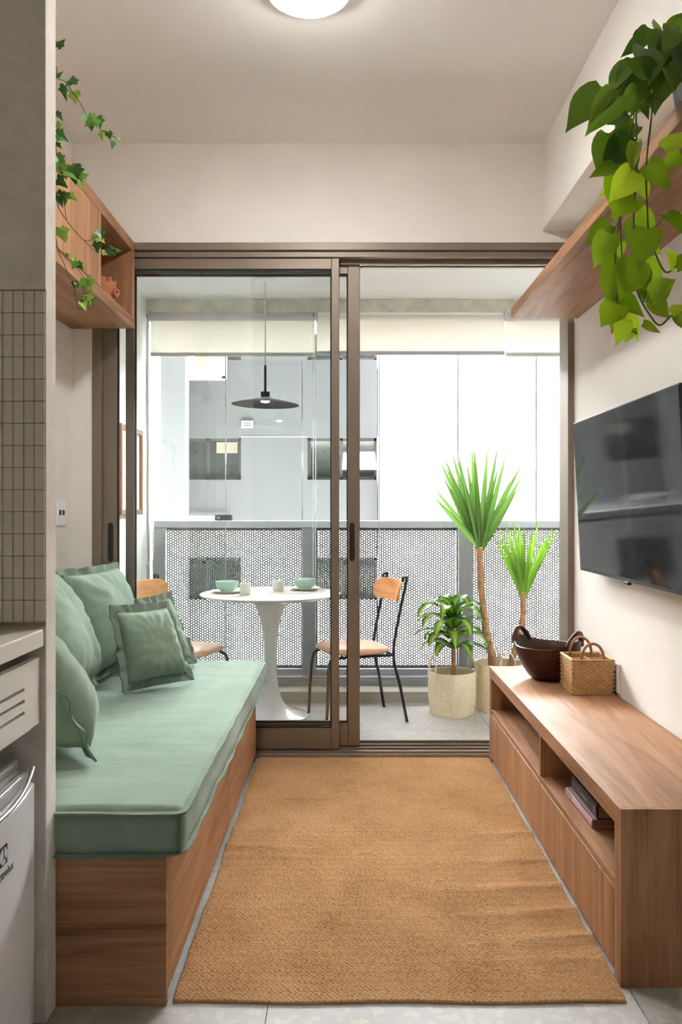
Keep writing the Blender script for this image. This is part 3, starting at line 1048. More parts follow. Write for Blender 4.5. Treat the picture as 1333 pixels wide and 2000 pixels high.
# ------------------------------------------------------------------ jute rug as a woven height field
def rug():
    x0, x1, y0, y1 = -0.424, 0.684, 2.016, 4.0
    nx, ny = 380, 920
    xs, ys = np.linspace(x0, x1, nx), np.linspace(y0, y1, ny)
    Xg, Yg = np.meshgrid(xs, ys, indexing='ij')
    # slow ripples, strongest at the long edges
    edge = np.clip(np.abs((Xg - (x0 + x1) / 2) / ((x1 - x0) / 2)), 0, 1) ** 1.5
    rng = np.random.RandomState(3)
    rip = np.zeros_like(Xg)
    for yc, amp, sd, side, tilt in [(3.42, .007, .022, -1, .03), (2.93, .009, .03, -1, -.06), (2.86, .006, .02, -1, -.04), (3.1, .004, .03, -1, 0), (2.45, .005, .05, -1, .1),
                                    (3.35, .005, .03, 1, .05), (3.05, .006, .03, 1, .08), (2.82, .006, .025, 1, .05), (2.62, .007, .03, 1, .07), (2.46, .008, .03, 1, .09), (2.31, .008, .028, 1, .1), (2.2, .005, .03, 1, .06), (3.7, .004, .04, -1, .02)]:
        xe = x0 if side < 0 else x1
        reach = np.clip(1 - np.abs(Xg - xe) / 0.55, 0, 1) ** 1.3
        d = Yg - (yc + tilt * (Xg - xe))
        rip += 1.6 * amp * reach * np.exp(-(d / sd) ** 2)
    # knots: short slanted stitches in rows across the rug
    px, py = 0.0135, 0.0082
    row = np.floor((Yg - y0) / py)
    fy = (Yg - y0) / py - row
    slant = np.where(row % 2 == 0, 1.0, -1.0) * (fy - 0.5) * 0.5
    jx = rng.uniform(-.15, .15, 400)[row.astype(int) % 400]
    fx = (Xg - x0) / px + slant + jx + 0.5 * (row % 2)
    col = np.floor(fx)
    fx = fx - col
    hs = rng.uniform(.7, 1.1, (400, 200))[row.astype(int) % 400, col.astype(int) % 200]
    knot = (np.clip(1 - (2 * fx - 1) ** 2, 0, 1) * np.clip(1 - (2 * fy - 1) ** 2, 0, 1)) ** 0.5 * 0.0058 * hs
    Z = 0.005 + rip + knot
    # edges sink to the floor, slightly uneven outline
    wob = 0.002 * np.sin(Yg * 9) + 0.001 * np.sin(Yg * 31)
    Xg = Xg + wob * edge * np.sign(Xg - (x0 + x1) / 2)
    Yg = Yg + 0.004 * np.sin(Xg * 13) * np.exp(-((Yg - y0) / 0.08) ** 2)
    V = np.stack([Xg, Yg, Z], -1).reshape(-1, 3)
    idx = np.arange(nx * ny).reshape(nx, ny)
    Fq = np.stack([idx[:-1, :-1], idx[1:, :-1], idx[1:, 1:], idx[:-1, 1:]], -1).reshape(-1, 4)
    # skirt down to the floor
    border = np.concatenate([idx[:, 0], idx[-1, 1:], idx[-2::-1, -1], idx[0, -2:0:-1]])
    Vb = V[border].copy()
    Vb[:, 2] = 0.001
    nb_ = len(border)
    k = np.arange(nb_)
    k2 = (k + 1) % nb_
    Fs = np.stack([border[k2], border[k], nx * ny + k, nx * ny + k2], -1)
    V = np.concatenate([V, Vb])
    Fa = np.concatenate([Fq, Fs])
    c0 = np.array([0.13, 3.0, 0.0])
    me = bpy.data.meshes.new('jute_rug')
    me.vertices.add(len(V))
    me.vertices.foreach_set('co', (V - c0).ravel())
    me.loops.add(Fa.size)
    me.loops.foreach_set('vertex_index', Fa.ravel().astype(np.int32))
    me.polygons.add(len(Fa))
    me.polygons.foreach_set('loop_start', np.arange(0, Fa.size, 4, dtype=np.int32))
    me.update(calc_edges=True)
    me.validate()
    me.materials.append(M['jute'])
    me.shade_smooth()
    o = bpy.data.objects.new('jute_rug', me)
    COL.objects.link(o)
    o.location = c0
    tag(o, 'rectangular woven jute rug on the floor between sofa and bench', 'rug')


rug()

# ------------------------------------------------------------------ television bench
BX = 0.69
Y0, Y1, ZT = 2.085, 4.0, 0.449
bn = thing('television_bench', 'low walnut television bench with two open compartments along the right wall', 'bench', (0.9, 3.04, 0))
TB = 0.05
MB(bn).box(BX, XR - 0.004, Y0 + 0.012, Y1, ZT - TB, ZT).build('top', 'walnut_y', bn, bevel=0.0012)
MB(bn).box(BX, XR - 0.004, Y0 + 0.012, Y0 + TB, 0.0, ZT - TB).box(BX, XR - 0.004, Y0, Y0 + 0.012, 0.0, ZT).build('side_panel', 'walnut_z', bn, bevel=0.0012)
MB(bn).box(BX, XR - 0.004, Y1 - TB, Y1, 0.0, ZT - TB).build('side_panel', 'walnut_z', bn, bevel=0.0012)
MB(bn).box(BX + 0.004, XR - 0.02, Y0 + TB, Y1 - TB, 0.232, 0.25).build('shelf', 'walnut_y', bn)
MB(bn).box(XR - 0.02, XR - 0.006, Y0 + TB, Y1 - TB, 0.03, ZT - TB).build('back_panel', 'walnut_y', bn)
MB(bn).box(BX + 0.002, XR - 0.02, 2.955, 2.973, 0.25, ZT - TB).build('divider', 'walnut_z', bn)
MB(bn).box(BX + 0.012, XR - 0.02, Y0 + TB, Y1 - TB, 0.03, 0.048).build('bottom_panel', 'walnut_y', bn)
MB(bn).box(BX + 0.03, BX + 0.045, Y0 + TB, Y1 - TB, 0.0, 0.03).build('plinth', 'walnut_y', bn)
MB(bn).box(BX + 0.001, BX + 0.007, Y0 + TB, Y1 - TB, 0.246, 0.252).build('edge_strip', 'walnut_y', bn)
for a, b in ((Y0 + TB + 0.003, 2.962), (2.966, Y1 - TB - 0.003)):
    MB(bn).box(BX, BX + 0.018, a, b, 0.022, 0.229).build('door', 'walnut_z', bn, bevel=0.001)


def book(label, x0, x1, y0, y1, z0, th_, cover, spine_mat=None, group='books in the bench'):
    t = thing('book', label, 'book', ((x0 + x1) / 2, (y0 + y1) / 2, z0), group=group)
    c = 0.003
    MB(t).box(x0, x1, y0, y1, z0, z0 + c).build('cover', cover, t)
    MB(t).box(x0, x1, y0, y1, z0 + th_ - c, z0 + th_).build('cover', cover, t)
    MB(t).prism([(x0, z0), (x0 + c, z0), (x0 + c, z0 + th_), (x0, z0 + th_), (x0 - 0.003, z0 + th_ * 0.75), (x0 - 0.003, z0 + th_ * 0.25)], 1, y0, y1).build('spine', spine_mat or cover, t)
    MB(t).box(x0 + c, x1 - 0.004, y0 + 0.004, y1 - 0.004, z0 + c, z0 + th_ - c).build('pages', 'pages', t)
    return t


bk = book('pink and grey hardback lying at the bottom in the bench compartment', 0.735, 0.94, 2.475, 2.765, 0.2525, 0.026, 'book_pink')
MB(bk).box(0.731, 0.7318, 2.69, 2.765, 0.256, 0.275).build('spine_band', 'book_grey', bk)
bk2 = book('thick black hardback lying on top of the pink book', 0.748, 0.95, 2.47, 2.74, 0.2788, 0.046, 'book_black')
MB(bk2).box(0.7444, 0.7451, 2.49, 2.50, 0.29, 0.313).box(0.7444, 0.7451, 2.57, 2.64, 0.298, 0.304).build('spine_print', 'ink_grey', bk2)
MB(bk2).box(0.80, 0.90, 2.60, 2.70, 0.3250, 0.3256).build('cover_print', 'ink_grey', bk2)

# carved wooden bowl with two looped handles
bc = Vector((0.897, 3.695, ZT))
bw = thing('wooden_bowl', 'dark carved wooden bowl with two loop handles on the bench', 'bowl', bc)
BR_, BH = 0.145, 0.150


def rim_lift(a):
    return 0.030 * abs(math.cos(a)) ** 5


prof_o = [(0.0, 0.0), (0.05, 0.0), (0.068, 0.004), (0.088, 0.025), (0.110, 0.058), (0.128, 0.092), (0.140, 0.122), (BR_, BH)]
prof_i = [(BR_ - 0.011, BH), (0.126, 0.118), (0.112, 0.086), (0.092, 0.054), (0.066, 0.028), (0.035, 0.016), (0.0, 0.014)]


def bowl_mod(a, r, z):
    k = max(0.0, (z - 0.05) / (BH - 0.05))
    ca = abs(math.cos(a)) ** 5
    return r * (1 + 0.03 * ca * k), z + rim_lift(a) * k ** 2


MB(bw).lathe(prof_o + [(BR_ - 0.004, BH + 0.003)] + prof_i, bc, 64, bowl_mod).build('body', 'bowl_wood', bw, smooth=60)
for s in (1, -1):
    pts = []
    for k in range(17):
        u = -1 + 2 * k / 16
        a = u * 0.46
        hz = BH + 0.008 + 0.060 * (1 - abs(u) ** 2.4)
        rr = BR_ * 1.03 - 0.006 + 0.004 * (1 - u * u)
        pts.append((bc.x + s * rr * math.cos(a), bc.y + rr * math.sin(a), bc.z + hz))
    MB(bw).tube(pts, [0.013 if abs(k - 8) > 5 else 0.0105 for k in range(17)], 10).build('handle', 'bowl_wood', bw, smooth=60)
bw.rotation_euler = (0, 0, R(-42))

# woven caddy basket with dividers
bx0, bx1, by0, by1, bh = 0.918, 1.084, 3.365, 3.545, 0.142
wk = thing('wicker_caddy', 'square wicker caddy with two cane handles beside the bowl', 'basket', ((bx0 + bx1) / 2, (by0 + by1) / 2, ZT))
per = []
nst = 13
for (ax, ay), (bx_, by_) in (((bx0, by0), (bx1, by0)), ((bx1, by0), (bx1, by1)), ((bx1, by1), (bx0, by1)), ((bx0, by1), (bx0, by0))):
    for k in range(nst):
        t_ = k / nst
        per.append((ax + (bx_ - ax) * t_, ay + (by_ - ay) * t_))
rows = 17
cxm, cym = (bx0 + bx1) / 2, (by0 + by1) / 2
wv = MB(wk)
for r in range(rows):
    pts = []
    for i, (x, y) in enumerate(per):
        s = 0.0035 * (1 if (i + r) % 2 else -1)
        d = Vector((x - cxm, y - cym, 0)).normalized()
        sq = 1.0 - 0.03 * (1 - r / rows)
        pts.append((cxm + (x - cxm) * sq + d.x * s, cym + (y - cym) * sq + d.y * s, ZT + 0.005 + r * bh / rows + random.uniform(-.0006, .0006)))
    wv.tube(pts, 0.0048, 6, closed=True)
o = wv.build('woven_wall', 'wicker', wk, smooth=60)
rm = MB(wk)
pts = [(x, y, ZT + bh) for x, y in per]
rm.tube(pts, 0.006, 8, closed=True)
rm.build('rim', 'wicker', wk, smooth=60)
MB(wk).box(bx0 + 0.006, bx1 - 0.006, by0 + 0.006, by1 - 0.006, ZT + 0.0005, ZT + 0.006).build('base', 'wicker', wk)
for a in ((bx0 + 0.005, bx1 - 0.005, cym - 0.003, cym + 0.003), (cxm - 0.003, cxm + 0.003, by0 + 0.005, by1 - 0.005)):
    MB(wk).box(*a, ZT + 0.006, ZT + bh - 0.004).build('partition', 'wicker', wk)
for y in (by0 + 0.002, by1 - 0.002):
    pts = [(cxm + 0.046 * math.cos(math.pi * k / 14), y, ZT + bh - 0.01 + 0.078 * math.sin(math.pi * k / 14) ** 0.8) for k in range(15)]
    MB(wk).tube(pts, 0.0058, 8).build('handle', 'wicker_dark', wk, smooth=60)

# ------------------------------------------------------------------ television
tv = thing('television', 'large flat black television on the right wall above the bench', 'television', (1.06, 3.07, 0.93))
ty0, ty1, tz0, tz1 = 2.49, 3.655, 0.938, 1.584


def tvx(z): return 1.032 - 0.032 * (z - tz0) / (tz1 - tz0)


def slab(m, y0, y1, z0, z1, d0, d1):
    return m.add([(tvx(z) + d, y, z) for d in (d0, d1) for y, z in ((y0, z0), (y1, z0), (y1, z1), (y0, z1))],
                 [(0, 1, 2, 3), (4, 7, 6, 5), (0, 4, 5, 1), (1, 5, 6, 2), (2, 6, 7, 3), (3, 7, 4, 0)])


slab(MB(tv), ty0, ty1, tz0, tz1, 0.0, 0.012).build('frame', 'tv_body', tv, bevel=0.002)
slab(MB(tv), ty0 + 0.005, ty1 - 0.005, tz0 + 0.014, tz1 - 0.005, -0.0012, 0.001).build('screen', 'screen', tv)
slab(MB(tv), 2.75, 3.4, 1.0, 1.35, 0.012, 0.04).build('rear_housing', 'tv_body', tv, bevel=0.004)
MB(tv).box(1.05, XR, 2.95, 3.2, 1.1, 1.3).build('wall_mount', 'black', tv)
MB(tv).box(1.025, 1.04, 3.02, 3.06, 0.927, 0.939).build('sensor', 'tv_body', tv, bevel=0.003)

# ------------------------------------------------------------------ wall shelf on the right
sh = tag(MB((0.94, 2.2, 2.114)).box(0.784, XR - 0.001, 0.6, 3.95, 2.114, 2.16).build('wall_shelf', 'walnut_y', bevel=0.0015), 'long thick walnut shelf high on the right wall', 'shelf')

# ------------------------------------------------------------------ upper cabinet on the left
cb = thing('wall_cabinet', 'walnut wall cabinet with an open niche above the daybed', 'cabinet', (-1.18, 3.0, 2.079))
cx0, cx1, cy0, cy1, cz0, cz1 = XL + 0.001, -1.025, 2.01, 4.012, 2.079, 2.494
MB(cb).box(cx0, cx1, cy0, cy1, cz0, cz0 + 0.05).build('bottom_panel', 'walnut_y', cb, bevel=0.001)
MB(cb).box(cx0, cx1, cy0, cy1, cz1 - 0.05, cz1).build('top_panel', 'walnut_y', cb, bevel=0.001)
MB(cb).box(cx0, cx1, cy1 - 0.048, cy1, cz0 + 0.05, cz1 - 0.05).build('side_panel', 'walnut_z', cb, bevel=0.001)
MB(cb).box(cx0, cx1, cy0, cy0 + 0.02, cz0 + 0.05, cz1 - 0.05).build('side_panel', 'walnut_z', cb)
MB(cb).box(cx0, cx0 + 0.012, cy0 + 0.02, cy1 - 0.048, cz0 + 0.05, cz1 - 0.05).build('back_panel', 'walnut_z', cb)
MB(cb).box(cx0 + 0.012, cx1 - 0.02, 3.42, 3.438, cz0 + 0.05, cz1 - 0.05).build('divider', 'walnut_z', cb)
for a, b in ((cy0 + 0.022, 2.735), (2.738, 3.459)):
    MB(cb).box(cx1 - 0.018, cx1 + 0.001, a, b, cz0 + 0.053, cz1 - 0.053).build('door', 'walnut_z', cb, bevel=0.001)

# clay figurines in the niche
nz = cz0 + 0.05
fg = thing('clay_figurine', 'round terracotta animal figurine in the cabinet niche', 'figurine', (-1.115, 3.78, nz))
fo = fg.location
MB(fg).lathe([(0.0, 0.012), (0.03, 0.014), (0.052, 0.035), (0.062, 0.065), (0.056, 0.1), (0.036, 0.125), (0.014, 0.136), (0.0, 0.137)], fo, 28, lambda a, r, z: (r * (1 + 0.12 * math.cos(a) ** 2), z)).build('body', 'terracotta', fg, smooth=60)
MB(fg).tube([fo + Vector((0.045, -0.01, 0.06)), fo + Vector((0.066, -0.018, 0.058)), fo + Vector((0.076, -0.022, 0.057))], [0.026, 0.021, 0.019], 16).build('snout', 'terracotta', fg, smooth=50)
for q in ((0.034, -0.03), (0.034, 0.03)):
    MB(fg).tube([fo + Vector((q[0], q[1], 0.1)), fo + Vector((q[0] + 0.014, q[1] * 1.3, 0.12)), fo + Vector((q[0] + 0.02, q[1] * 1.4, 0.128))], [0.013, 0.009, 0.003], 8).build('ear', 'terracotta', fg, smooth=60)
for q in ((0.04, -0.03), (0.04, 0.03), (-0.04, -0.03), (-0.04, 0.03)):
    MB(fg).tube([fo + Vector((q[0], q[1], 0.0)), fo + Vector((q[0] * 0.9, q[1] * 0.9, 0.035))], [0.013, 0.016], 10).build('leg', 'terracotta', fg, smooth=60)
MB(fg).tube([fo + Vector((0.0755, -0.028, 0.06)), fo + Vector((0.078, -0.029, 0.06))], 0.005, 8).build('nostril', 'black', fg)
f2 = thing('clay_ornament', 'slender terracotta ornament half hidden by the cabinet door', 'figurine', (-1.125, 3.60, nz))
MB(f2).lathe([(0.0, 0.0), (0.03, 0.0), (0.036, 0.03), (0.03, 0.08), (0.013, 0.13), (0.011, 0.17), (0.016, 0.18), (0.018, 0.19), (0.012, 0.2), (0.0, 0.2)], f2.location, 24).build('body', 'terracotta', f2, smooth=60)
MB(f2).tube([f2.location + Vector((0.012, 0.0, 0.185)), f2.location + Vector((0.03, 0.012, 0.178)), f2.location + Vector((0.03, 0.014, 0.15)), f2.location + Vector((0.016, 0.006, 0.12))], 0.004, 8).build('handle', 'terracotta', f2, smooth=60)

# wall sockets
def socket(label, x, y, z, s):
    t = thing('wall_socket', label, 'socket', (x, y, z))
    MB(t).box(min(x, x + s * 0.008), max(x, x + s * 0.008), y - 0.06, y + 0.06, z - 0.06, z + 0.06).build('plate', 'white_paint', t, bevel=0.003)
    for k in ((-0.022, 0.022) if s > 0 else ()):
        MB(t).box(min(x + s * 0.008, x + s * 0.0095), max(x + s * 0.008, x + s * 0.0095), y + k - 0.012, y + k + 0.012, z - 0.012, z + 0.012).build('outlet', 'black', t)


socket('white wall socket above the large cushions', XL, 3.86, 1.19, 1)
socket('white wall plate behind the wicker caddy', XR, 3.40, 0.52, -1)

# ------------------------------------------------------------------ kitchen corner
kt = tag(MB((-1.02, 1.1, 0.884)).box(XL + 0.002, PX - 0.002, 0.1, PY0 - 0.004, 0.884, 0.924).build('kitchen_worktop', 'stone_top', bevel=0.003), 'white stone kitchen worktop against the tiled wall', 'worktop')
kc = thing('kitchen_cabinet', 'white lacquered kitchen unit with three vent slots above the fridge', 'cabinet', (-1.02, 1.1, 0))
kx = PX - 0.012
ky0, ky1 = 1.25, PY0 - 0.004
sl = [0.803, 0.777, 0.751]
sy1, sh_ = 1.842, 0.0075
fp = MB(kc)
zlist = [0.706] + [z for s in reversed(sl) for z in (s - sh_ / 2, s + sh_ / 2)] + [0.858]
for a, b in zip(zlist[::2], zlist[1::2]):
    fp.box(kx - 0.018, kx, 1.36, sy1, a, b)
fp.box(kx - 0.018, kx, sy1, ky1, 0.706, 0.858)
fp.box(kx - 0.018, kx, ky0, 1.36, 0.706, 0.858)
fp.build('vent_panel', 'lacquer', kc)
MB(kc).box(XL + 0.002, kx - 0.02, ky0, ky1, 0.69, 0.705).build('shelf', 'lacquer', kc)
MB(kc).box(XL + 0.002, kx, ky0 - 0.018, ky0, 0.0, 0.883).build('side_panel', 'lacquer', kc)
MB(kc).box(XL + 0.002, XL + 0.01, ky0, ky1, 0.0, 0.883).build('back_panel', 'lacquer', kc)

fd = thing('mini_fridge', 'white mini fridge with dark logo under the kitchen worktop', 'fridge', (-1.0, 1.66, 0))
fy0, fy1, fx = 1.43, 1.908, -0.748
MB(fd).box(-1.24, fx - 0.002, fy0 + 0.004, fy1 - 0.004, 0.02, 0.605).build('body', 'fridge', fd, bevel=0.006)
MB(fd).box(-1.24, fx - 0.004, fy0, fy1, 0.606, 0.63).build('lid', 'fridge_grey', fd, bevel=0.008)


def bow(t_): return 0.030 + 0.026 * (1 - (2 * t_ - 1) ** 2)


pl = [(fx, fy0)] + [(fx + bow(k / 14), fy0 + (fy1 - fy0) * k / 14) for k in range(15)] + [(fx, fy1)]
dr = MB(fd).prism(pl, 2, 0.03, 0.575).build('door', 'fridge', fd, smooth=40, bevel=0.003)
pl2 = [(fx, fy0)] + [(fx + bow(k / 14) * 0.55, fy0 + (fy1 - fy0) * k / 14) for k in range(15)] + [(fx, fy1)]
MB(fd).prism(pl2, 2, 0.575, 0.602).build('door_top', 'fridge_grey', fd, smooth=40, bevel=0.003)
MB(fd).tube([(fx + bow(k / 14) - 0.004, fy0 + (fy1 - fy0) * k / 14, 0.578 + 0.03 * abs(2 * k / 14 - 1) ** 2.5) for k in range(15)], 0.0055, 8).build('handle_lip', 'chrome', fd, smooth=60)
MB(fd).tube([(fx + bow(k / 14) * 0.5, fy0 + (fy1 - fy0) * k / 14, 0.604) for k in range(2, 13)], 0.004, 8).build('trim_strip', 'chrome', fd, smooth=60)
for y in (fy0 + 0.05, fy1 - 0.05):
    for x in (-1.18, -0.81):
        MB(fd).tube([(x, y, 0), (x, y, 0.03)], 0.014, 10).build('foot', 'black', fd)
# emblem and lettering on the door
ly, lz = 1.668, 0.505
lx = fx + bow((ly - fy0) / (fy1 - fy0)) + 0.0012
e = 0.0195
def Lp(u, v, d=0.0): return (lx + d, ly + u, lz + v)
em = MB(fd)
def ring_sector(m, pts, d0, d1):
    k = len(pts)
    m.add([Lp(u, v, d0) for u, v in pts] + [Lp(u, v, d1) for u, v in pts], [tuple(range(k)), tuple(range(2 * k - 1, k - 1, -1))] + [(i, i + k, (i + 1) % k + k, (i + 1) % k) for i in range(k)])
ring_sector(em, [(-e, -e), (e, -e), (e, e), (-e, e)], 0.0, 0.0006)
emo = em.build('emblem', 'ink', fd)
cw = MB(fd)
rr = e * 0.88
def arc(a0, a1, r, n=10): return [(r * math.cos(R(a0 + (a1 - a0) * k / n)), r * math.sin(R(a0 + (a1 - a0) * k / n))) for k in range(n + 1)]
# white field of the emblem: a disc split by a dark wedge
ring_sector(cw, arc(100, 225, rr) + [(0.001, -0.002)], 0.0006, 0.0012)
ring_sector(cw, arc(-45, 78, rr) + [(0.004, 0.002)], 0.0006, 0.0012)
ring_sector(cw, arc(235, 310, rr) + [(0.002, -0.006)], 0.0006, 0.0012)
cw.build('emblem_field', 'fridge', emo)
cu = bpy.data.curves.new('lettering', 'FONT')
cu.body = 'Electrolux'
cu.size = 0.024
cu.extrude = 0.0004
cu.align_x = 'CENTER'
tmp = bpy.data.objects.new('lettering_tmp', cu)
COL.objects.link(tmp)
me = bpy.data.meshes.new_from_object(tmp.evaluated_get(bpy.context.evaluated_depsgraph_get()))
bpy.data.objects.remove(tmp)
lo = bpy.data.objects.new('lettering', me)
me.name = 'lettering'
me.materials.clear()
me.materials.append(M['ink'])
COL.objects.link(lo)
lo.parent = fd
Mt = Matrix(((0, 0, 1, 0), (1, 0, 0, 0), (0, 1, 0, 0), (0, 0, 0, 1)))
lo.matrix_local = Matrix.Translation(Vector((lx + 0.0008, ly, lz - 0.045)) - fd.location) @ Mt

# ------------------------------------------------------------------ ceiling lamp
lp = thing('ceiling_lamp', 'round flush ceiling lamp with an opal cover', 'lamp', ((603 - VX) * 2.79 / F, 2.79, ZC))
lc = lp.location
MB(lp).lathe([(0.0, 0.0), (0.137, 0.0), (0.14, -0.006), (0.14, -0.043), (0.138, -0.046), (0.133, -0.046), (0.133, -0.02), (0.0, -0.02)], lc, 48).build('housing', 'white_paint', lp, smooth=40)
MB(lp).lathe([(0.1325, -0.021), (0.1325, -0.046), (0.120, -0.058), (0.085, -0.067), (0.04, -0.072), (0.0, -0.073)], lc, 48).build('diffuser', 'diffuser', lp, smooth=60)

# ------------------------------------------------------------------ balcony table and tableware
tc = Vector((-0.444, 4.848, 0))
ZTAB = 0.718
tb = thing('tulip_table', 'round white pedestal table on the balcony', 'table', tc)
MB(tb).lathe([(0.0, ZTAB - 0.028), (0.33, ZTAB - 0.028), (0.375, ZTAB - 0.020), (0.405, ZTAB - 0.008), (0.41, ZTAB - 0.003), (0.407, ZTAB), (0.0, ZTAB)], tc, 64).build('top', 'marble', tb, smooth=40)
MB(tb).lathe([(0.0, 0.0), (0.215, 0.0), (0.22, 0.004), (0.21, 0.011), (0.17, 0.022), (0.12, 0.04), (0.085, 0.068), (0.062, 0.11), (0.048, 0.17), (0.040, 0.25), (0.038, 0.34), (0.042, 0.44), (0.052, 0.53), (0.07, 0.60), (0.095, 0.65), (0.125, 0.685), (0.13, 0.69), (0.0, 0.69)], tc, 48).build('pedestal', 'tulip', tb, smooth=60)


def place(mx_, my_, px_, py_, side):
    pm_ = tag(MB((mx_, my_, ZTAB)).lathe([(0.0, 0.0004), (0.172, 0.0004), (0.174, 0.0015), (0.172, 0.003), (0.0, 0.003)], (mx_, my_, ZTAB), 48).build('placemat', 'mat', smooth=40),
              'round beige placemat on the %s of the white table' % side, 'placemat', 'placemats on the white table')
    z = ZTAB + 0.0034
    tag(MB((px_, py_, z)).lathe([(0.0, 0.0), (0.055, 0.0), (0.06, 0.004), (0.092, 0.012), (0.095, 0.0145), (0.09, 0.0145), (0.058, 0.0075), (0.0, 0.0065)], (px_, py_, z), 40).build('plate', 'cream', smooth=60),
        'cream plate under the mint bowl on the %s of the table' % side, 'plate', 'plates on the white table')
    z += 0.007
    tag(MB((px_, py_, z)).lathe([(0.0, 0.0), (0.034, 0.0), (0.036, 0.004), (0.052, 0.014), (0.064, 0.032), (0.068, 0.058), (0.067, 0.060), (0.065, 0.058), (0.060, 0.034), (0.048, 0.018), (0.0, 0.008)], (px_, py_, z), 40).build('bowl', 'mint', smooth=60),
        'mint green bowl on the %s of the table' % side, 'bowl', 'mint bowls on the white table')


place(-0.665, 4.785, -0.695, 4.83, 'left')
place(-0.295, 4.955, -0.25, 5.0, 'right')


def cup(x, y, label):
    z = ZTAB + 0.0034
    tag(MB((x, y, z)).lathe([(0.0, 0.0), (0.028, 0.0), (0.030, 0.003), (0.031, 0.03), (0.031, 0.064), (0.030, 0.066), (0.0285, 0.064), (0.028, 0.03), (0.027, 0.008), (0.0, 0.006)], (x, y, z), 28).build('cup', 'cream', smooth=60), label, 'cup', 'cups on the white table')


cup(-0.575, 4.705, 'cream stoneware cup in front of the left bowl')
cup(-0.402, 4.905, 'cream stoneware cup left of the right bowl')
for k, nm in ((0, 'fork'), (1, 'knife')):
    a = W(572 + 14 * k, 1157, 4.85)
    t = thing(nm, 'steel %s lying on the right placemat' % nm, nm, (a.x, a.y, ZTAB + 0.0034))
    z = ZTAB + 0.0052
    d = Vector((0.8, 0.6, 0))
    p0 = Vector((a.x - 0.02, a.y - 0.05, z))
    MB(t).tube([p0, p0 + d * 0.05, p0 + d * 0.1], [0.0035, 0.003, 0.002], 8, flat=0.4).build('handle', 'steel', t, smooth=60)
    q = p0 + d * 0.1
    n_ = Vector((-0.6, 0.8, 0))
    if nm == 'knife':
        MB(t).add([q - n_ * 0.002, q + d * 0.08 - n_ * 0.001, q + d * 0.085 + n_ * 0.006, q + n_ * 0.007] + [p + Vector((0, 0, 0.001)) for p in (q - n_ * 0.002, q + d * 0.08 - n_ * 0.001, q + d * 0.085 + n_ * 0.006, q + n_ * 0.007)],
                  [(0, 1, 2, 3), (4, 7, 6, 5), (0, 4, 5, 1), (1, 5, 6, 2), (2, 6, 7, 3), (3, 7, 4, 0)]).build('blade', 'steel', t)
    else:
        for u in (-1, 0, 1):
            MB(t).tube([q, q + d * 0.02 + n_ * 0.006 * u, q + d * 0.05 + n_ * 0.006 * u], [0.002, 0.0015, 0.001], 6).build('tine', 'steel', t, smooth=60)

# ------------------------------------------------------------------ balcony chairs
def make_chair(label, loc, rz):
    t = thing('bistro_chair', label, 'chair', loc, rz, 'balcony chairs')
    # seat pad: rounded plan, domed
    m = MB()
    n, k = 40, 6
    prof = [(0.0, 0.388), (0.6, 0.388), (0.92, 0.392), (1.0, 0.402), (0.985, 0.414), (0.9, 0.425), (0.7, 0.433), (0.4, 0.436), (0.0, 0.434)]
    def md(a, r, z):
        c, s_ = math.cos(a), math.sin(a)
        q = (abs(c) ** 3.2 + abs(s_) ** 3.2) ** (-1 / 3.2)
        return r * 0.205 * q * (1.0 - 0.06 * (c < 0) * abs(c)), z + 0.006 * (c * r) * abs(c)
    m.lathe(prof, (0.0, 0, 0), n, md)
    m.build('seat', 'leather', t, smooth=70)
    for s in (-1, 1):
        y = 0.165 * s
        fl_ = 0.187 * s
        leg = spline([(0.215, fl_, 0.0), (0.205, y * 1.1, 0.2), (0.195, y, 0.335), (0.165, y, 0.375), (0.10, y, 0.380), (-0.19, y, 0.380)], 6)
        MB().tube(leg, 0.0085, 10).build('front_leg', 'chair_metal', t, smooth=60)
        back = spline([(-0.262, fl_, 0.0), (-0.225, y * 1.06, 0.2), (-0.188, y, 0.385), (-0.222, y, 0.6), (-0.268, y * 0.98, 0.795), (-0.262, y * 0.97, 0.818), (-0.248, y * 0.96, 0.812), (-0.246, y * 0.96, 0.79)], 6)
        MB().tube(back, 0.0085, 10).build('back_leg', 'chair_metal', t, smooth=60)
    MB().tube([(-0.19, -0.165, 0.38), (-0.19, 0.165, 0.38)], 0.008, 10).build('stretcher', 'chair_metal', t, smooth=60)
    # bent ply backrest, rounded ends, curved round the sitter
    hw, hh, th_ = 0.20, 0.062, 0.011
    nu, nv = 24, 6
    def P(u, v, d):
        e = hh * (1 - max(0.0, abs(u) - 0.72) ** 2 * 6.5)
        yy = u * hw
        zz = 0.735 + v * e
        xx = -0.226 - 0.055 * (1 - u * u) + 0.0 - (zz - 0.735) * 0.24 + 0.02
        return (xx + d, yy, zz)
    vs, fs = [], []
    for d in (th_ / 2, -th_ / 2):
        for i in range(nu + 1):
            for j in range(nv + 1):
                vs.append(P(-1 + 2 * i / nu, -1 + 2 * j / nv, d))
    Q = (nu + 1) * (nv + 1)
    for b in (0, Q):
        for i in range(nu):
            for j in range(nv):
                a = b + i * (nv + 1) + j
                fs.append((a, a + 1, a + nv + 2, a + nv + 1))
    bd = [i * (nv + 1) for i in range(nu + 1)] + [nu * (nv + 1) + j for j in range(1, nv + 1)] + [i * (nv + 1) + nv for i in range(nu - 1, -1, -1)] + [j for j in range(nv - 1, 0, -1)]
    for i in range(len(bd)):
        a, b = bd[i], bd[(i + 1) % len(bd)]
        fs.append((a, b, b + Q, a + Q))
    MB().add(vs, fs).build('backrest', 'chair_wood', t, smooth=40)
    return t


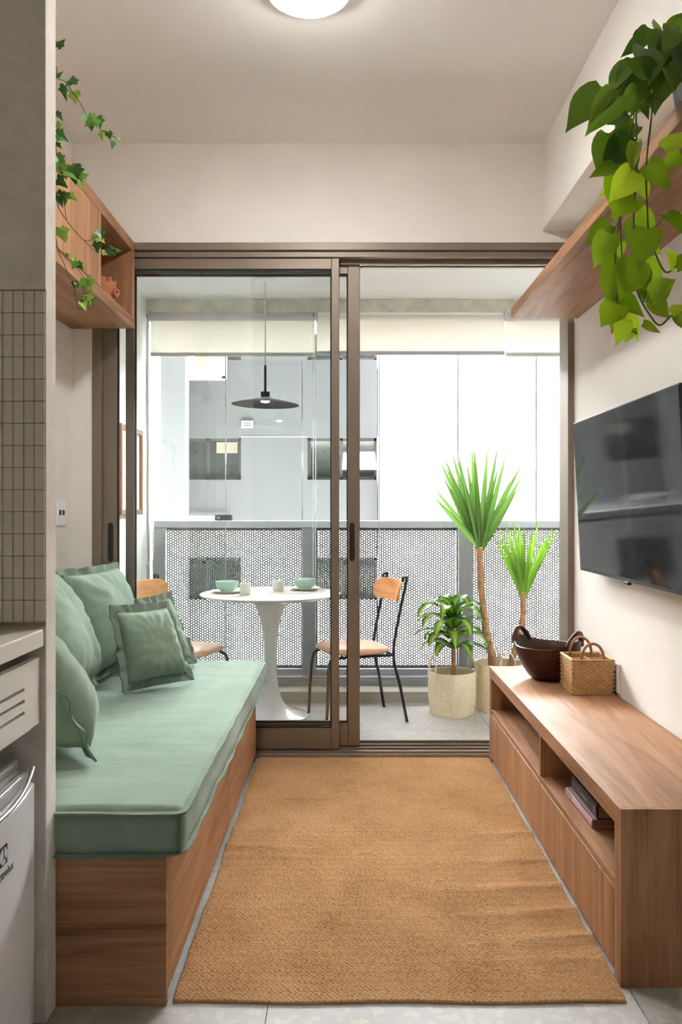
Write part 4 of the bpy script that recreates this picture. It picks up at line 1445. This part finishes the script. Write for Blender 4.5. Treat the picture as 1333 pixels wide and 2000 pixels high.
make_chair('tan leather chair with wooden back, right of the white table', (0.038, 4.805, 0), math.atan2(-0.307, -0.952))
make_chair('tan leather chair with wooden back, behind the sofa', (-0.925, 4.715, 0), math.atan2(-0.26, 0.965))

# ------------------------------------------------------------------ pendant lamp
pc = Vector(((518.5 - VX) * 4.85 / F, 4.85, ZB))
pd = thing('pendant_lamp', 'dark grey saucer pendant lamp hanging over the balcony table', 'lamp', pc)
zr = H + (VY - 789) * 4.85 / F
MB(pd).lathe([(0.0, 0.0), (0.06, 0.0), (0.06, -0.018), (0.056, -0.022), (0.0, -0.022)], pc, 32).build('canopy', 'white_paint', pd, smooth=40)
MB(pd).tube([pc + Vector((0, 0, -0.02)), Vector((pc.x, pc.y, zr + 0.2))], 0.0028, 8).build('cord', 'blind_bar', pd, smooth=60)
MB(pd).tube([Vector((pc.x, pc.y, zr + 0.225)), Vector((pc.x, pc.y, zr + 0.06))], 0.0075, 12).build('rod', 'pendant', pd, smooth=60)
MB(pd).lathe([(0.0, zr + 0.07), (0.026, zr + 0.07), (0.027, zr + 0.068), (0.027, zr + 0.035), (0.0, zr + 0.035)], (pc.x, pc.y, 0), 24).build('socket', 'pendant', pd, smooth=40)
tilt = lambda a, r, z: (r, z + r * 0.02 * math.cos(a + math.pi))
MB(pd).lathe([(0.0, zr + 0.042), (0.03, zr + 0.040), (0.12, zr + 0.018), (0.185, zr + 0.002), (0.197, zr - 0.003), (0.197, zr - 0.005), (0.184, zr - 0.001), (0.12, zr + 0.014), (0.03, zr + 0.035), (0.0, zr + 0.037)], (pc.x, pc.y, 0), 64, tilt).build('shade', 'pendant', pd, smooth=60)
MB(pd).lathe([(0.0, zr + 0.034), (0.026, zr + 0.034), (0.026, zr + 0.015), (0.022, zr + 0.013), (0.0, zr + 0.013)], (pc.x, pc.y, 0), 24).build('bulb_cover', 'white_paint', pd, smooth=40)
MB(pd).lathe([(0.0, zr + 0.0125), (0.021, zr + 0.0125), (0.021, zr + 0.0115), (0.0, zr + 0.0115)], (pc.x, pc.y, 0), 24).build('bulb_lens', 'bulb', pd)

# ------------------------------------------------------------------ leaves
def blade(parent, base, tip, width, mat, droop=0.0, fold=0.35, facing=None, n=8, shape='yucca', name='leaf'):
    """one strap leaf from base towards tip, folded along its midrib; droop arches it downwards"""
    base, tip = Vector(base), Vector(tip)
    ax = tip - base
    L = ax.length
    fc = Vector(facing) if facing else Vector((random.uniform(-0.6, 0.6), -1, random.uniform(-0.2, 0.4)))
    side = ax.cross(fc).normalized()
    nrm = side.cross(ax).normalized()
    vs, fs, uv = [], [], []
    for i in range(n + 1):
        t = i / n
        if shape == 'yucca':
            w = width * (0.55 + 1.5 * t if t < 0.3 else 1.0 * (1 - ((t - 0.3) / 0.7) ** 1.7)) * 0.5
        else:
            w = width * 0.5 * (math.sin(math.pi * min(1, t * 0.93 + 0.06)) ** 0.75)
        c = base + ax * t + Vector((0, 0, 1)) * droop * L * (4 * t * (1 - t)) 
        for u in (-1, 0, 1):
            vs.append(c + side * w * u - nrm * (fold * w * (1 - abs(u))))
            uv.append(((u + 1) / 2, t))
    for i in range(n):
        for j in range(2):
            a = i * 3 + j
            fs.append((a, a + 1, a + 4, a + 3))
    m = MB(parent).add(vs, fs)
    me = bpy.data.meshes.new(name)
    me.from_pydata(m.v, [], m.f)
    lay = me.uv_layers.new(name='UVMap')
    for lp_ in me.loops:
        lay.data[lp_.index].uv = uv[lp_.vertex_index]
    me.materials.append(M[mat])
    me.shade_smooth()
    o = bpy.data.objects.new(name, me)
    COL.objects.link(o)
    o.parent = parent
    return o


def planter(label, c, rb, rt, h, rot, sq, hand, group='woven palm planters'):
    t = thing('woven_planter', label, 'planter', c, 0, group)
    def md(a, r, z):
        k = 1 - z / h
        p = 2 + sq * max(0.0, min(1, k))
        q = (abs(math.cos(a - rot)) ** p + abs(math.sin(a - rot)) ** p) ** (-1 / p)
        dent = 0.010 * noise.noise(Vector((math.cos(a) * 2, math.sin(a) * 2, z * 9 + c[0] * 5)))
        return r * q + (dent if r > 0.05 else 0), z
    zs = [k / 7 for k in range(8)]
    prof = [(0.0, 0.001)] + [(rb + (rt - rb) * z, 0.001 + z * h) for z in zs] + [(rt - 0.006, h)] + [(rb + (rt - rb) * z - 0.007, z * h) for z in (0.9, 0.75)]
    MB(t).lathe(prof, c, 48, md).build('body', 'palm', t, smooth=60)
    MB(t).lathe([(0.0, h * 0.74), (rb + (rt - rb) * 0.75 - 0.012, h * 0.74), (rb + (rt - rb) * 0.75 - 0.012, h * 0.76), (0.0, h * 0.775)], c, 24).build('soil', 'soil', t, smooth=60)
    for a in hand:
        d = Vector((math.cos(a), math.sin(a), 0))
        s = Vector((-d.y, d.x, 0))
        o = Vector(c) + d * (rt - 0.002)
        pts = [o + s * 0.05 * math.cos(math.pi * k / 12) + Vector((0, 0, h - 0.03 + 0.115 * math.sin(math.pi * k / 12))) - d * 0.01 * math.sin(math.pi * k / 12) for k in range(13)]
        MB(t).tube(pts, 0.0075, 8, flat=0.5).build('handle', 'palm', t, smooth=60)
    return t


c1, c2 = (0.627, 4.915, 0), (0.925, 5.005, 0)
planter('cream woven planter holding the leafy dracaena', c1, 0.112, 0.135, 0.25, R(50), 3.0, (R(20), R(200)))
planter('cream woven planter with the two yuccas, behind the bench', c2, 0.125, 0.143, 0.285, R(20), 2.0, (R(-80), R(100)))


def trunk(t, pts, r0, r1):
    P_ = spline(pts, 8)
    k = len(P_)
    rad = [r0 + (r1 - r0) * i / (k - 1) + 0.0018 * random.uniform(-1, 1) for i in range(k)]
    MB(t).tube(P_, rad, 12).build('trunk', 'trunk', t, smooth=60)


DY = 5.0
y1_ = thing('yucca', 'tall yucca with a thick bare trunk and spiky crown', 'plant', (0.875, DY, 0.21), group='yuccas in the woven planter')
trunk(y1_, [(0.875, DY, 0.212), W(961, 1281, DY), W(952, 1244, DY), W(945.5, 1197, DY), W(941, 1150, DY), W(937.5, 1088, DY), W(937, 1068, DY)], 0.025, 0.019)
b0 = W(937.5, 1080, DY)
tips = [(70, 510), (92, 450), (140, 190), (178, 150), (190, 230), (250, 100), (298, 75), (296, 140), (392, 190), (437, 60), (460, 60), (585, 70), (682, 45), (760, 120), (690, 240), (908, 215), (912, 325), (870, 440), (330, 330), (560, 260)]
for i, (zx, zy) in enumerate(tips):
    d = DY + (-0.10 + 0.2 * ((i * 7) % 10) / 9)
    tp = W(830 + zx * 0.21, 860 + zy * 0.21, d)
    st = b0 + Vector((random.uniform(-.012, .012), random.uniform(-.01, .01), random.uniform(-.02, .05)))
    blade(y1_, st, tp, random.uniform(0.032, 0.042), 'yucca', droop=random.uniform(0.0, 0.012), fold=0.25)
for k in range(5):
    an = R(40 + 25 * k)
    blade(y1_, b0, b0 + Vector((math.cos(an) * 0.28, abs(math.sin(an)) * 0.15, 0.38 + 0.1 * random.random())), 0.036, 'yucca', droop=0.01, fold=0.25)

y2_ = thing('yucca', 'shorter bright green yucca beside the tall one', 'plant', (0.995, 5.02, 0.21), group='yuccas in the woven planter')
trunk(y2_, [(0.985, 5.02, 0.212), W(1000, 1289, 5.02), W(1015, 1244, 5.02), W(1022, 1206, 5.02), W(1023, 1169, 5.02), W(1022.5, 1156, 5.02)], 0.02, 0.016)
b0 = W(1022.5, 1168, 5.02)
tips = [(650, 905), (690, 800), (750, 745), (822, 720), (875, 705), (930, 790), (1072, 710), (1105, 890), (1200, 790), (1250, 810), (1160, 850), (668, 850), (790, 840), (1000, 800), (850, 800), (720, 870)]
for i, (zx, zy) in enumerate(tips):
    d = 5.02 + (-0.09 + 0.18 * ((i * 7) % 10) / 9)
    tp = W(830 + zx * 0.21, 860 + zy * 0.21, d)
    st = b0 + Vector((random.uniform(-.010, .010), random.uniform(-.01, .01), random.uniform(-.015, .03)))
    blade(y2_, st, tp, random.uniform(0.024, 0.032), 'yucca_bright', droop=random.uniform(0.0, 0.012), fold=0.25)

# dracaena
dp = thing('dracaena', 'leafy dracaena with yellow striped arching leaves in the front planter', 'plant', (0.63, 4.915, 0.185))
dc = Vector((0.632, 4.915, 0.19))
MB(dp).tube([dc, dc + Vector((0.004, 0, 0.12)), dc + Vector((0.0, 0.0, 0.26)), dc + Vector((-0.004, 0, 0.40))], [0.016, 0.014, 0.013, 0.010], 10).build('trunk', 'trunk', dp, smooth=60)


def arch(parent, base, az, el, L, width, mat, n=10):
    """strap leaf that rises at elevation el and then arches over under its weight"""
    p = Vector(base)
    d_az = Vector((math.cos(az), math.sin(az), 0))
    side = Vector((-d_az.y, d_az.x, 0))
    e = el
    vs, fs, uv = [], [], []
    rl_ = random.uniform(-0.25, 0.25)
    for i in range(n + 1):
        t = i / n
        dr_ = d_az * math.cos(e) + Vector((0, 0, math.sin(e)))
        up = -d_az * math.sin(e) + Vector((0, 0, math.cos(e)))
        s2 = (side * math.cos(rl_) + up * math.sin(rl_)).normalized()
        w = width * 0.5 * max(0.03, math.sin(math.pi * (0.08 + 0.92 * t) ** 0.8) ** 0.7) * (1 + 0.05 * math.sin(t * 20))
        for u in (-1, -0.5, 0, 0.5, 1):
            vs.append(p + s2 * w * u + up * (0.28 * w * abs(u)))
            uv.append(((u + 1) / 2, t))
        p = p + dr_ * (L / n)
        e -= (el + 1.4) / n * (0.55 + 1.1 * t)
    for i in range(n):
        for j in range(4):
            a = i * 5 + j
            fs.append((a, a + 1, a + 6, a + 5))
    m = MB(parent).add(vs, fs)
    me = bpy.data.meshes.new('leaf')
    me.from_pydata(m.v, [], m.f)
    lay = me.uv_layers.new(name='UVMap')
    for lp_ in me.loops:
        lay.data[lp_.index].uv = uv[lp_.vertex_index]
    me.materials.append(M[mat])
    me.shade_smooth()
    o = bpy.data.objects.new('leaf', me)
    COL.objects.link(o)
    o.parent = parent


for lvl, (z, cnt, el, L, wd) in enumerate([(0.19, 6, 0.5, 0.24, 0.092), (0.25, 7, 0.7, 0.27, 0.096), (0.31, 7, 0.85, 0.28, 0.094), (0.37, 7, 1.05, 0.28, 0.088), (0.41, 4, 1.3, 0.22, 0.07)]):
    for k in range(cnt):
        az = 2 * math.pi * (k + 0.35 * lvl) / cnt + random.uniform(-.25, .25)
        arch(dp, dc + Vector((0, 0, z)) + Vector((math.cos(az), math.sin(az), 0)) * 0.008, az, el + random.uniform(-.15, .2), L * random.uniform(0.85, 1.12), wd * random.uniform(0.85, 1.1), 'dracaena')


# heart-shaped pothos leaf and lobed ivy leaf, as shared meshes of unit length along +y, face +z
def leaf_mesh(name, outline, mat, fold=0.22, curl=0.16, rows=None):
    """outline: half widths at stations along the midrib"""
    vs, fs = [], []
    cols = (-1, -0.55, 0, 0.55, 1)
    for t, w, back in outline:
        for u in cols:
            y = t - back * abs(u) ** 1.5
            z = fold * w * abs(u) - curl * t * t - 0.10 * w * u * u
            vs.append((w * u, y, z))
    k = len(outline)
    for i in range(k - 1):
        for j in range(4):
            a = i * 5 + j
            fs.append((a, a + 1, a + 6, a + 5))
    me = bpy.data.meshes.new(name)
    me.from_pydata(vs, [], fs)
    me.materials.append(M[mat])
    me.shade_smooth()
    return me


heart = [(0.0, 0.10, 0.0), (0.04, 0.26, 0.10), (0.12, 0.36, 0.09), (0.24, 0.41, 0.05), (0.38, 0.40, 0.01), (0.52, 0.34, 0.0), (0.66, 0.245, 0.0), (0.79, 0.145, 0.0), (0.90, 0.06, 0.0), (1.0, 0.006, 0.0)]
HL = [leaf_mesh('leaf', heart, 'pothos', 0.2, 0.10), leaf_mesh('leaf', heart, 'pothos', 0.45, 0.25), leaf_mesh('leaf', [(a, b * 0.86, c) for a, b, c in heart], 'pothos', 0.3, -0.08)]
HD = [leaf_mesh('leaf', heart, 'pothos_dark', 0.2, 0.12), leaf_mesh('leaf', [(a, b * 0.8, c) for a, b, c in heart], 'pothos_dark', 0.5, 0.2)]
IV = []
for fo_, cu_ in ((0.15, 0.1), (0.4, 0.2)):
    pts = [(0, 0.0), (0.16, -0.16), (0.36, -0.12), (0.34, 0.10), (0.52, 0.26), (0.30, 0.42), (0.22, 0.55), (0.14, 0.72), (0.0, 1.0)]
    out = pts + [(-x, y) for x, y in reversed(pts[1:-1])]
    vs = [(0, 0.3, 0.0)] + [(x, y, fo_ * abs(x) - cu_ * y * y) for x, y in out]
    k = len(out)
    me = bpy.data.meshes.new('leaf')
    me.from_pydata(vs, [], [(0, 1 + i, 1 + (i + 1) % k) for i in range(k)])
    me.materials.append(M['ivy'])
    IV.append(me)


def put_leaf(parent, me, base, tip, roll=0.0, face=None, wid=1.0):
    base, tip = Vector(base), Vector(tip)
    ax = tip - base
    L = ax.length
    y = ax.normalized()
    f = Vector(face) if face else Vector((0, -1, 0.25))
    z = (f - y * f.dot(y))
    z = z.normalized() if z.length > 1e-4 else y.orthogonal()
    z = Matrix.Rotation(roll, 3, y) @ z
    x = y.cross(z)
    m = Matrix((x * L * wid, y * L, z * L)).transposed().to_4x4()
    m.translation = base - parent.location
    o = bpy.data.objects.new('leaf', me)
    COL.objects.link(o)
    o.parent = parent
    o.matrix_basis = m
    return o


# ------------------------------------------------------------------ pothos on the right shelf
po = thing('pothos', 'trailing pothos hanging from the right-hand wall shelf', 'plant', (0.93, 2.1, 2.1605))
pc_ = po.location
MB(po).lathe([(0.0, 0.0), (0.075, 0.0), (0.08, 0.004), (0.098, 0.125), (0.102, 0.128), (0.102, 0.145), (0.096, 0.145), (0.09, 0.12), (0.0, 0.118)], pc_, 32).build('pot', 'black', po, smooth=40)
DP = 1.96
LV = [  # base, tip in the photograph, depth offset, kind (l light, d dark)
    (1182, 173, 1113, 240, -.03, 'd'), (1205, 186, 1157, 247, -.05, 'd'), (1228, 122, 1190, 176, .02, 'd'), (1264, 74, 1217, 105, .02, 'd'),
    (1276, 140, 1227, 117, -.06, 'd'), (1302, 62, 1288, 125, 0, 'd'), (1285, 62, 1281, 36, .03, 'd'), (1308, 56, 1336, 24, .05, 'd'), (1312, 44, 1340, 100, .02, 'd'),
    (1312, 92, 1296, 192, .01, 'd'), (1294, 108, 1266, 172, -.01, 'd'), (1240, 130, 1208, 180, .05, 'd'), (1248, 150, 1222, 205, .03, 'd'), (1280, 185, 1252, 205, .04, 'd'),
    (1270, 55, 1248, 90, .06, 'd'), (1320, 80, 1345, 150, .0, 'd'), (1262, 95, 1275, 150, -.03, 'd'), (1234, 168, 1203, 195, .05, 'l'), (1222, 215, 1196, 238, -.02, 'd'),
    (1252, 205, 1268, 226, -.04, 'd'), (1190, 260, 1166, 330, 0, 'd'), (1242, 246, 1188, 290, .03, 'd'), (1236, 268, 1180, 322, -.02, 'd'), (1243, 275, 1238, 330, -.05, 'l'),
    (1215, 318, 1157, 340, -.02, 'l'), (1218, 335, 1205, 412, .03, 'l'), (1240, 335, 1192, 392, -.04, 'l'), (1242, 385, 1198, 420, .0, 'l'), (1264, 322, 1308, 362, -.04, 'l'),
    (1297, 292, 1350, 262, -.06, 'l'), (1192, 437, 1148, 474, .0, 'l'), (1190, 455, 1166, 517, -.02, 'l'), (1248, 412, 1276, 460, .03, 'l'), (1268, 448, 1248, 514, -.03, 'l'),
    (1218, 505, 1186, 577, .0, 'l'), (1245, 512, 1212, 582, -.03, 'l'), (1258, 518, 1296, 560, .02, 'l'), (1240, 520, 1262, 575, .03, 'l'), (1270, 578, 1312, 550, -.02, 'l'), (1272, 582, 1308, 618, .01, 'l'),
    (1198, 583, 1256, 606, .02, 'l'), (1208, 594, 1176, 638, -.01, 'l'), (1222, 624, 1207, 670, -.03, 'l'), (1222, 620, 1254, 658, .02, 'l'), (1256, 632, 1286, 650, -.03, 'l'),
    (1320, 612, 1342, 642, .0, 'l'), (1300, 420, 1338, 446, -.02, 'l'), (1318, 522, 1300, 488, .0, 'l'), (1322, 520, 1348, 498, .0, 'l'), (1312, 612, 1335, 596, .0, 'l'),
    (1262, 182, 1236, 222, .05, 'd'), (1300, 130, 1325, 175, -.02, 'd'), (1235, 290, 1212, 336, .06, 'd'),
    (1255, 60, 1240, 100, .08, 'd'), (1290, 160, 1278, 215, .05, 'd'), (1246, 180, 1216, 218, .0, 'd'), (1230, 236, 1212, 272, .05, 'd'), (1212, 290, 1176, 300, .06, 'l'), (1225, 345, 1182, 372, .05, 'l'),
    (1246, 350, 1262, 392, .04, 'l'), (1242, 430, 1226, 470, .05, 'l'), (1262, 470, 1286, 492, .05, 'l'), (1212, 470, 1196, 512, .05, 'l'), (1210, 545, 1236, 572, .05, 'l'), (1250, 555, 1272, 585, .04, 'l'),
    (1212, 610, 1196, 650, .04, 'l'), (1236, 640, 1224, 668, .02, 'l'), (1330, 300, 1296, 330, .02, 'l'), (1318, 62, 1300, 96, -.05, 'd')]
for i, (bx_, by_, tx_, ty_, dz, kd) in enumerate(LV):
    d = DP + dz * 1.2
    tx_, ty_ = bx_ + (tx_ - bx_) * 1.12, by_ + (ty_ - by_) * 1.12
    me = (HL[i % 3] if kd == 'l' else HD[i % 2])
    put_leaf(po, me, W(bx_, by_, d), W(tx_, ty_, d + random.uniform(-.05, .03)), random.uniform(-.5, .5), (random.uniform(-.5, .2), -1, random.uniform(-.1, .5)), random.uniform(0.82, 1.0))


def vine(parent, pts, r, mat='stem', name='vine'):
    MB(parent).tube(spline(pts, 6), r, 6).build(name, mat, parent, smooth=60)


pt0 = pc_ + Vector((-0.03, 0, 0.13))
vine(po, [pt0, W(1300, 100, 1.99), W(1262, 178, DP), W(1244, 212, DP), W(1245, 320, DP), W(1240, 400, DP), W(1235, 520, DP), W(1248, 575, DP), W(1272, 618, DP), W(1290, 635, DP), W(1312, 616, DP)], 0.0024)
vine(po, [pt0, W(1305, 110, 2.0), W(1280, 170, 1.97), W(1272, 240, 1.97), W(1263, 330, 1.97), W(1267, 452, 1.97)], 0.0024)
vine(po, [W(1262, 178, DP), W(1236, 240, DP + .02), W(1228, 330, DP + .02), W(1211, 425, DP), W(1203, 505, DP), W(1205, 580, DP), W(1222, 636, DP), W(1246, 652, DP)], 0.0021)
vine(po, [W(1245, 330, DP), W(1226, 380, DP + .01), W(1213, 425, DP + .01), W(1216, 510, DP + .01)], 0.002)
vine(po, [W(1267, 452, 1.97), W(1285, 505, 1.97), W(1302, 532, 1.97), W(1322, 520, 1.96)], 0.0024)
vine(po, [pt0, W(1290, 70, 2.0), W(1262, 110, 1.98), W(1230, 150, 1.97), W(1205, 186, DP), W(1180, 173, DP)], 0.0021)
for a, b, c_, d_ in ((1243, 215, 1190, 262), (1245, 330, 1215, 320), (1240, 400, 1242, 388), (1268, 330, 1298, 290), (1203, 510, 1192, 440), (1205, 588, 1198, 583), (1255, 590, 1270, 578), (1312, 616, 1322, 612), (1213, 425, 1192, 455), (1267, 450, 1300, 422)):
    vine(po, [W(a, b, DP), W((a + c_) / 2, (b + d_) / 2 + 4, DP - .005), W(c_, d_, DP)], 0.0014, name='petiole')

# ------------------------------------------------------------------ ivy on the left cabinet
iv = thing('ivy', 'trailing ivy spilling off the left wall cabinet', 'plant', (-1.17, 2.5, cz1 + 0.0005))
ic = iv.location
MB(iv).lathe([(0.0, 0.0), (0.06, 0.0), (0.064, 0.004), (0.08, 0.105), (0.083, 0.108), (0.083, 0.122), (0.078, 0.122), (0.073, 0.1), (0.0, 0.098)], ic, 28).build('pot', 'terracotta', iv, smooth=40)
top = ic + Vector((0.03, 0.02, 0.11))
DI = 2.72
iv_vines = [
    [top, W(95, 120, 2.6), W(112, 152, 2.66), W(128, 160, DI), W(143, 182, DI), W(155, 198, DI), W(172, 228, DI), W(195, 252, DI), W(210, 260, DI), W(232, 273, DI)],
    [top, W(90, 250, 2.62), W(104, 330, 2.72), W(113, 400, 2.78), W(130, 430, 2.84), W(150, 455, 2.9), W(175, 480, 2.98), W(190, 492, 3.02), W(215, 494, 3.05), W(236, 490, 3.08)],
    [top, W(95, 300, 2.62), W(104, 420, 2.74), W(113, 486, 2.8), W(124, 512, 2.82), W(134, 535, 2.84), W(145, 553, 2.85), W(148, 580, 2.85), W(154, 603, 2.85), W(166, 600, 2.85), W(174, 588, 2.85)],
    [top, W(88, 60, 2.62), W(104, 70, 2.7), W(112, 90, 2.72)],
    [top, W(92, 200, 2.62), W(106, 260, 2.72), W(114, 320, 2.75), W(130, 345, 2.76), W(150, 340, 2.76)]]
for v_ in iv_vines:
    vine(iv, v_, 0.0017, 'stem_brown')
for a, b in (((113, 486), (150, 520)), ((150, 520), (170, 548)), ((130, 430), (125, 385)), ((165, 470), (190, 462)), ((128, 160), (142, 163)), ((143, 182), (130, 172))):
    vine(iv, [W(a[0], a[1], 2.82), W((a[0] + b[0]) / 2, (a[1] + b[1]) / 2 + 3, 2.82), W(b[0], b[1], 2.82)], 0.0012, 'stem_brown', 'petiole')
IL = [  # base, tip, depth
    (113, 92, 127, 74, 2.72), (114, 152, 122, 137, DI), (143, 164, 142, 145, DI), (127, 168, 127, 199, DI), (144, 180, 148, 205, DI), (152, 180, 160, 184, DI), (172, 228, 180, 257, DI), (188, 232, 166, 246, DI - .01), (190, 228, 196, 254, DI),
    (200, 257, 202, 278, DI), (212, 258, 216, 274, DI), (219, 276, 220, 291, DI), (229, 270, 236, 272, DI), (110, 222, 125, 236, 2.72), (110, 240, 118, 258, 2.72), (110, 262, 136, 276, 2.73), (108, 280, 122, 290, 2.73),
    (110, 305, 126, 330, 2.74), (112, 318, 140, 335, 2.74), (118, 325, 130, 350, 2.73), (142, 326, 148, 360, 2.74), (135, 332, 162, 354, 2.74), (152, 352, 162, 366, 2.75), (112, 350, 132, 366, 2.75), (160, 345, 175, 340, 2.76),
    (110, 378, 122, 402, 2.76), (124, 378, 128, 402, 2.77), (136, 382, 152, 392, 2.77), (130, 376, 122, 386, 2.77), (118, 446, 128, 476, 2.79), (124, 450, 132, 466, 2.79),
    (187, 460, 184, 478, 2.98), (192, 466, 206, 474, 2.98), (196, 452, 200, 470, 2.98), (190, 474, 190, 496, 2.98), (214, 494, 240, 486, 3.06), (200, 492, 212, 498, 3.04), (226, 492, 216, 500, 3.06),
    (132, 496, 128, 506, 2.82), (144, 504, 150, 518, 2.82), (150, 512, 140, 526, 2.82), (152, 514, 164, 528, 2.82), (168, 544, 180, 572, 2.85), (166, 548, 164, 572, 2.85), (146, 550, 144, 564, 2.85), (150, 553, 152, 562, 2.85),
    (168, 578, 154, 592, 2.85), (172, 577, 176, 598, 2.85), (178, 584, 190, 582, 2.85), (160, 592, 168, 604, 2.85)]
for i, (bx_, by_, tx_, ty_, d) in enumerate(IL):
    put_leaf(iv, IV[i % 2], W(bx_, by_, d), W(tx_, ty_, d + random.uniform(-.02, .02)), random.uniform(-.5, .5), (random.uniform(-.2, .6), -1, random.uniform(-.1, .4)), random.uniform(0.95, 1.25))
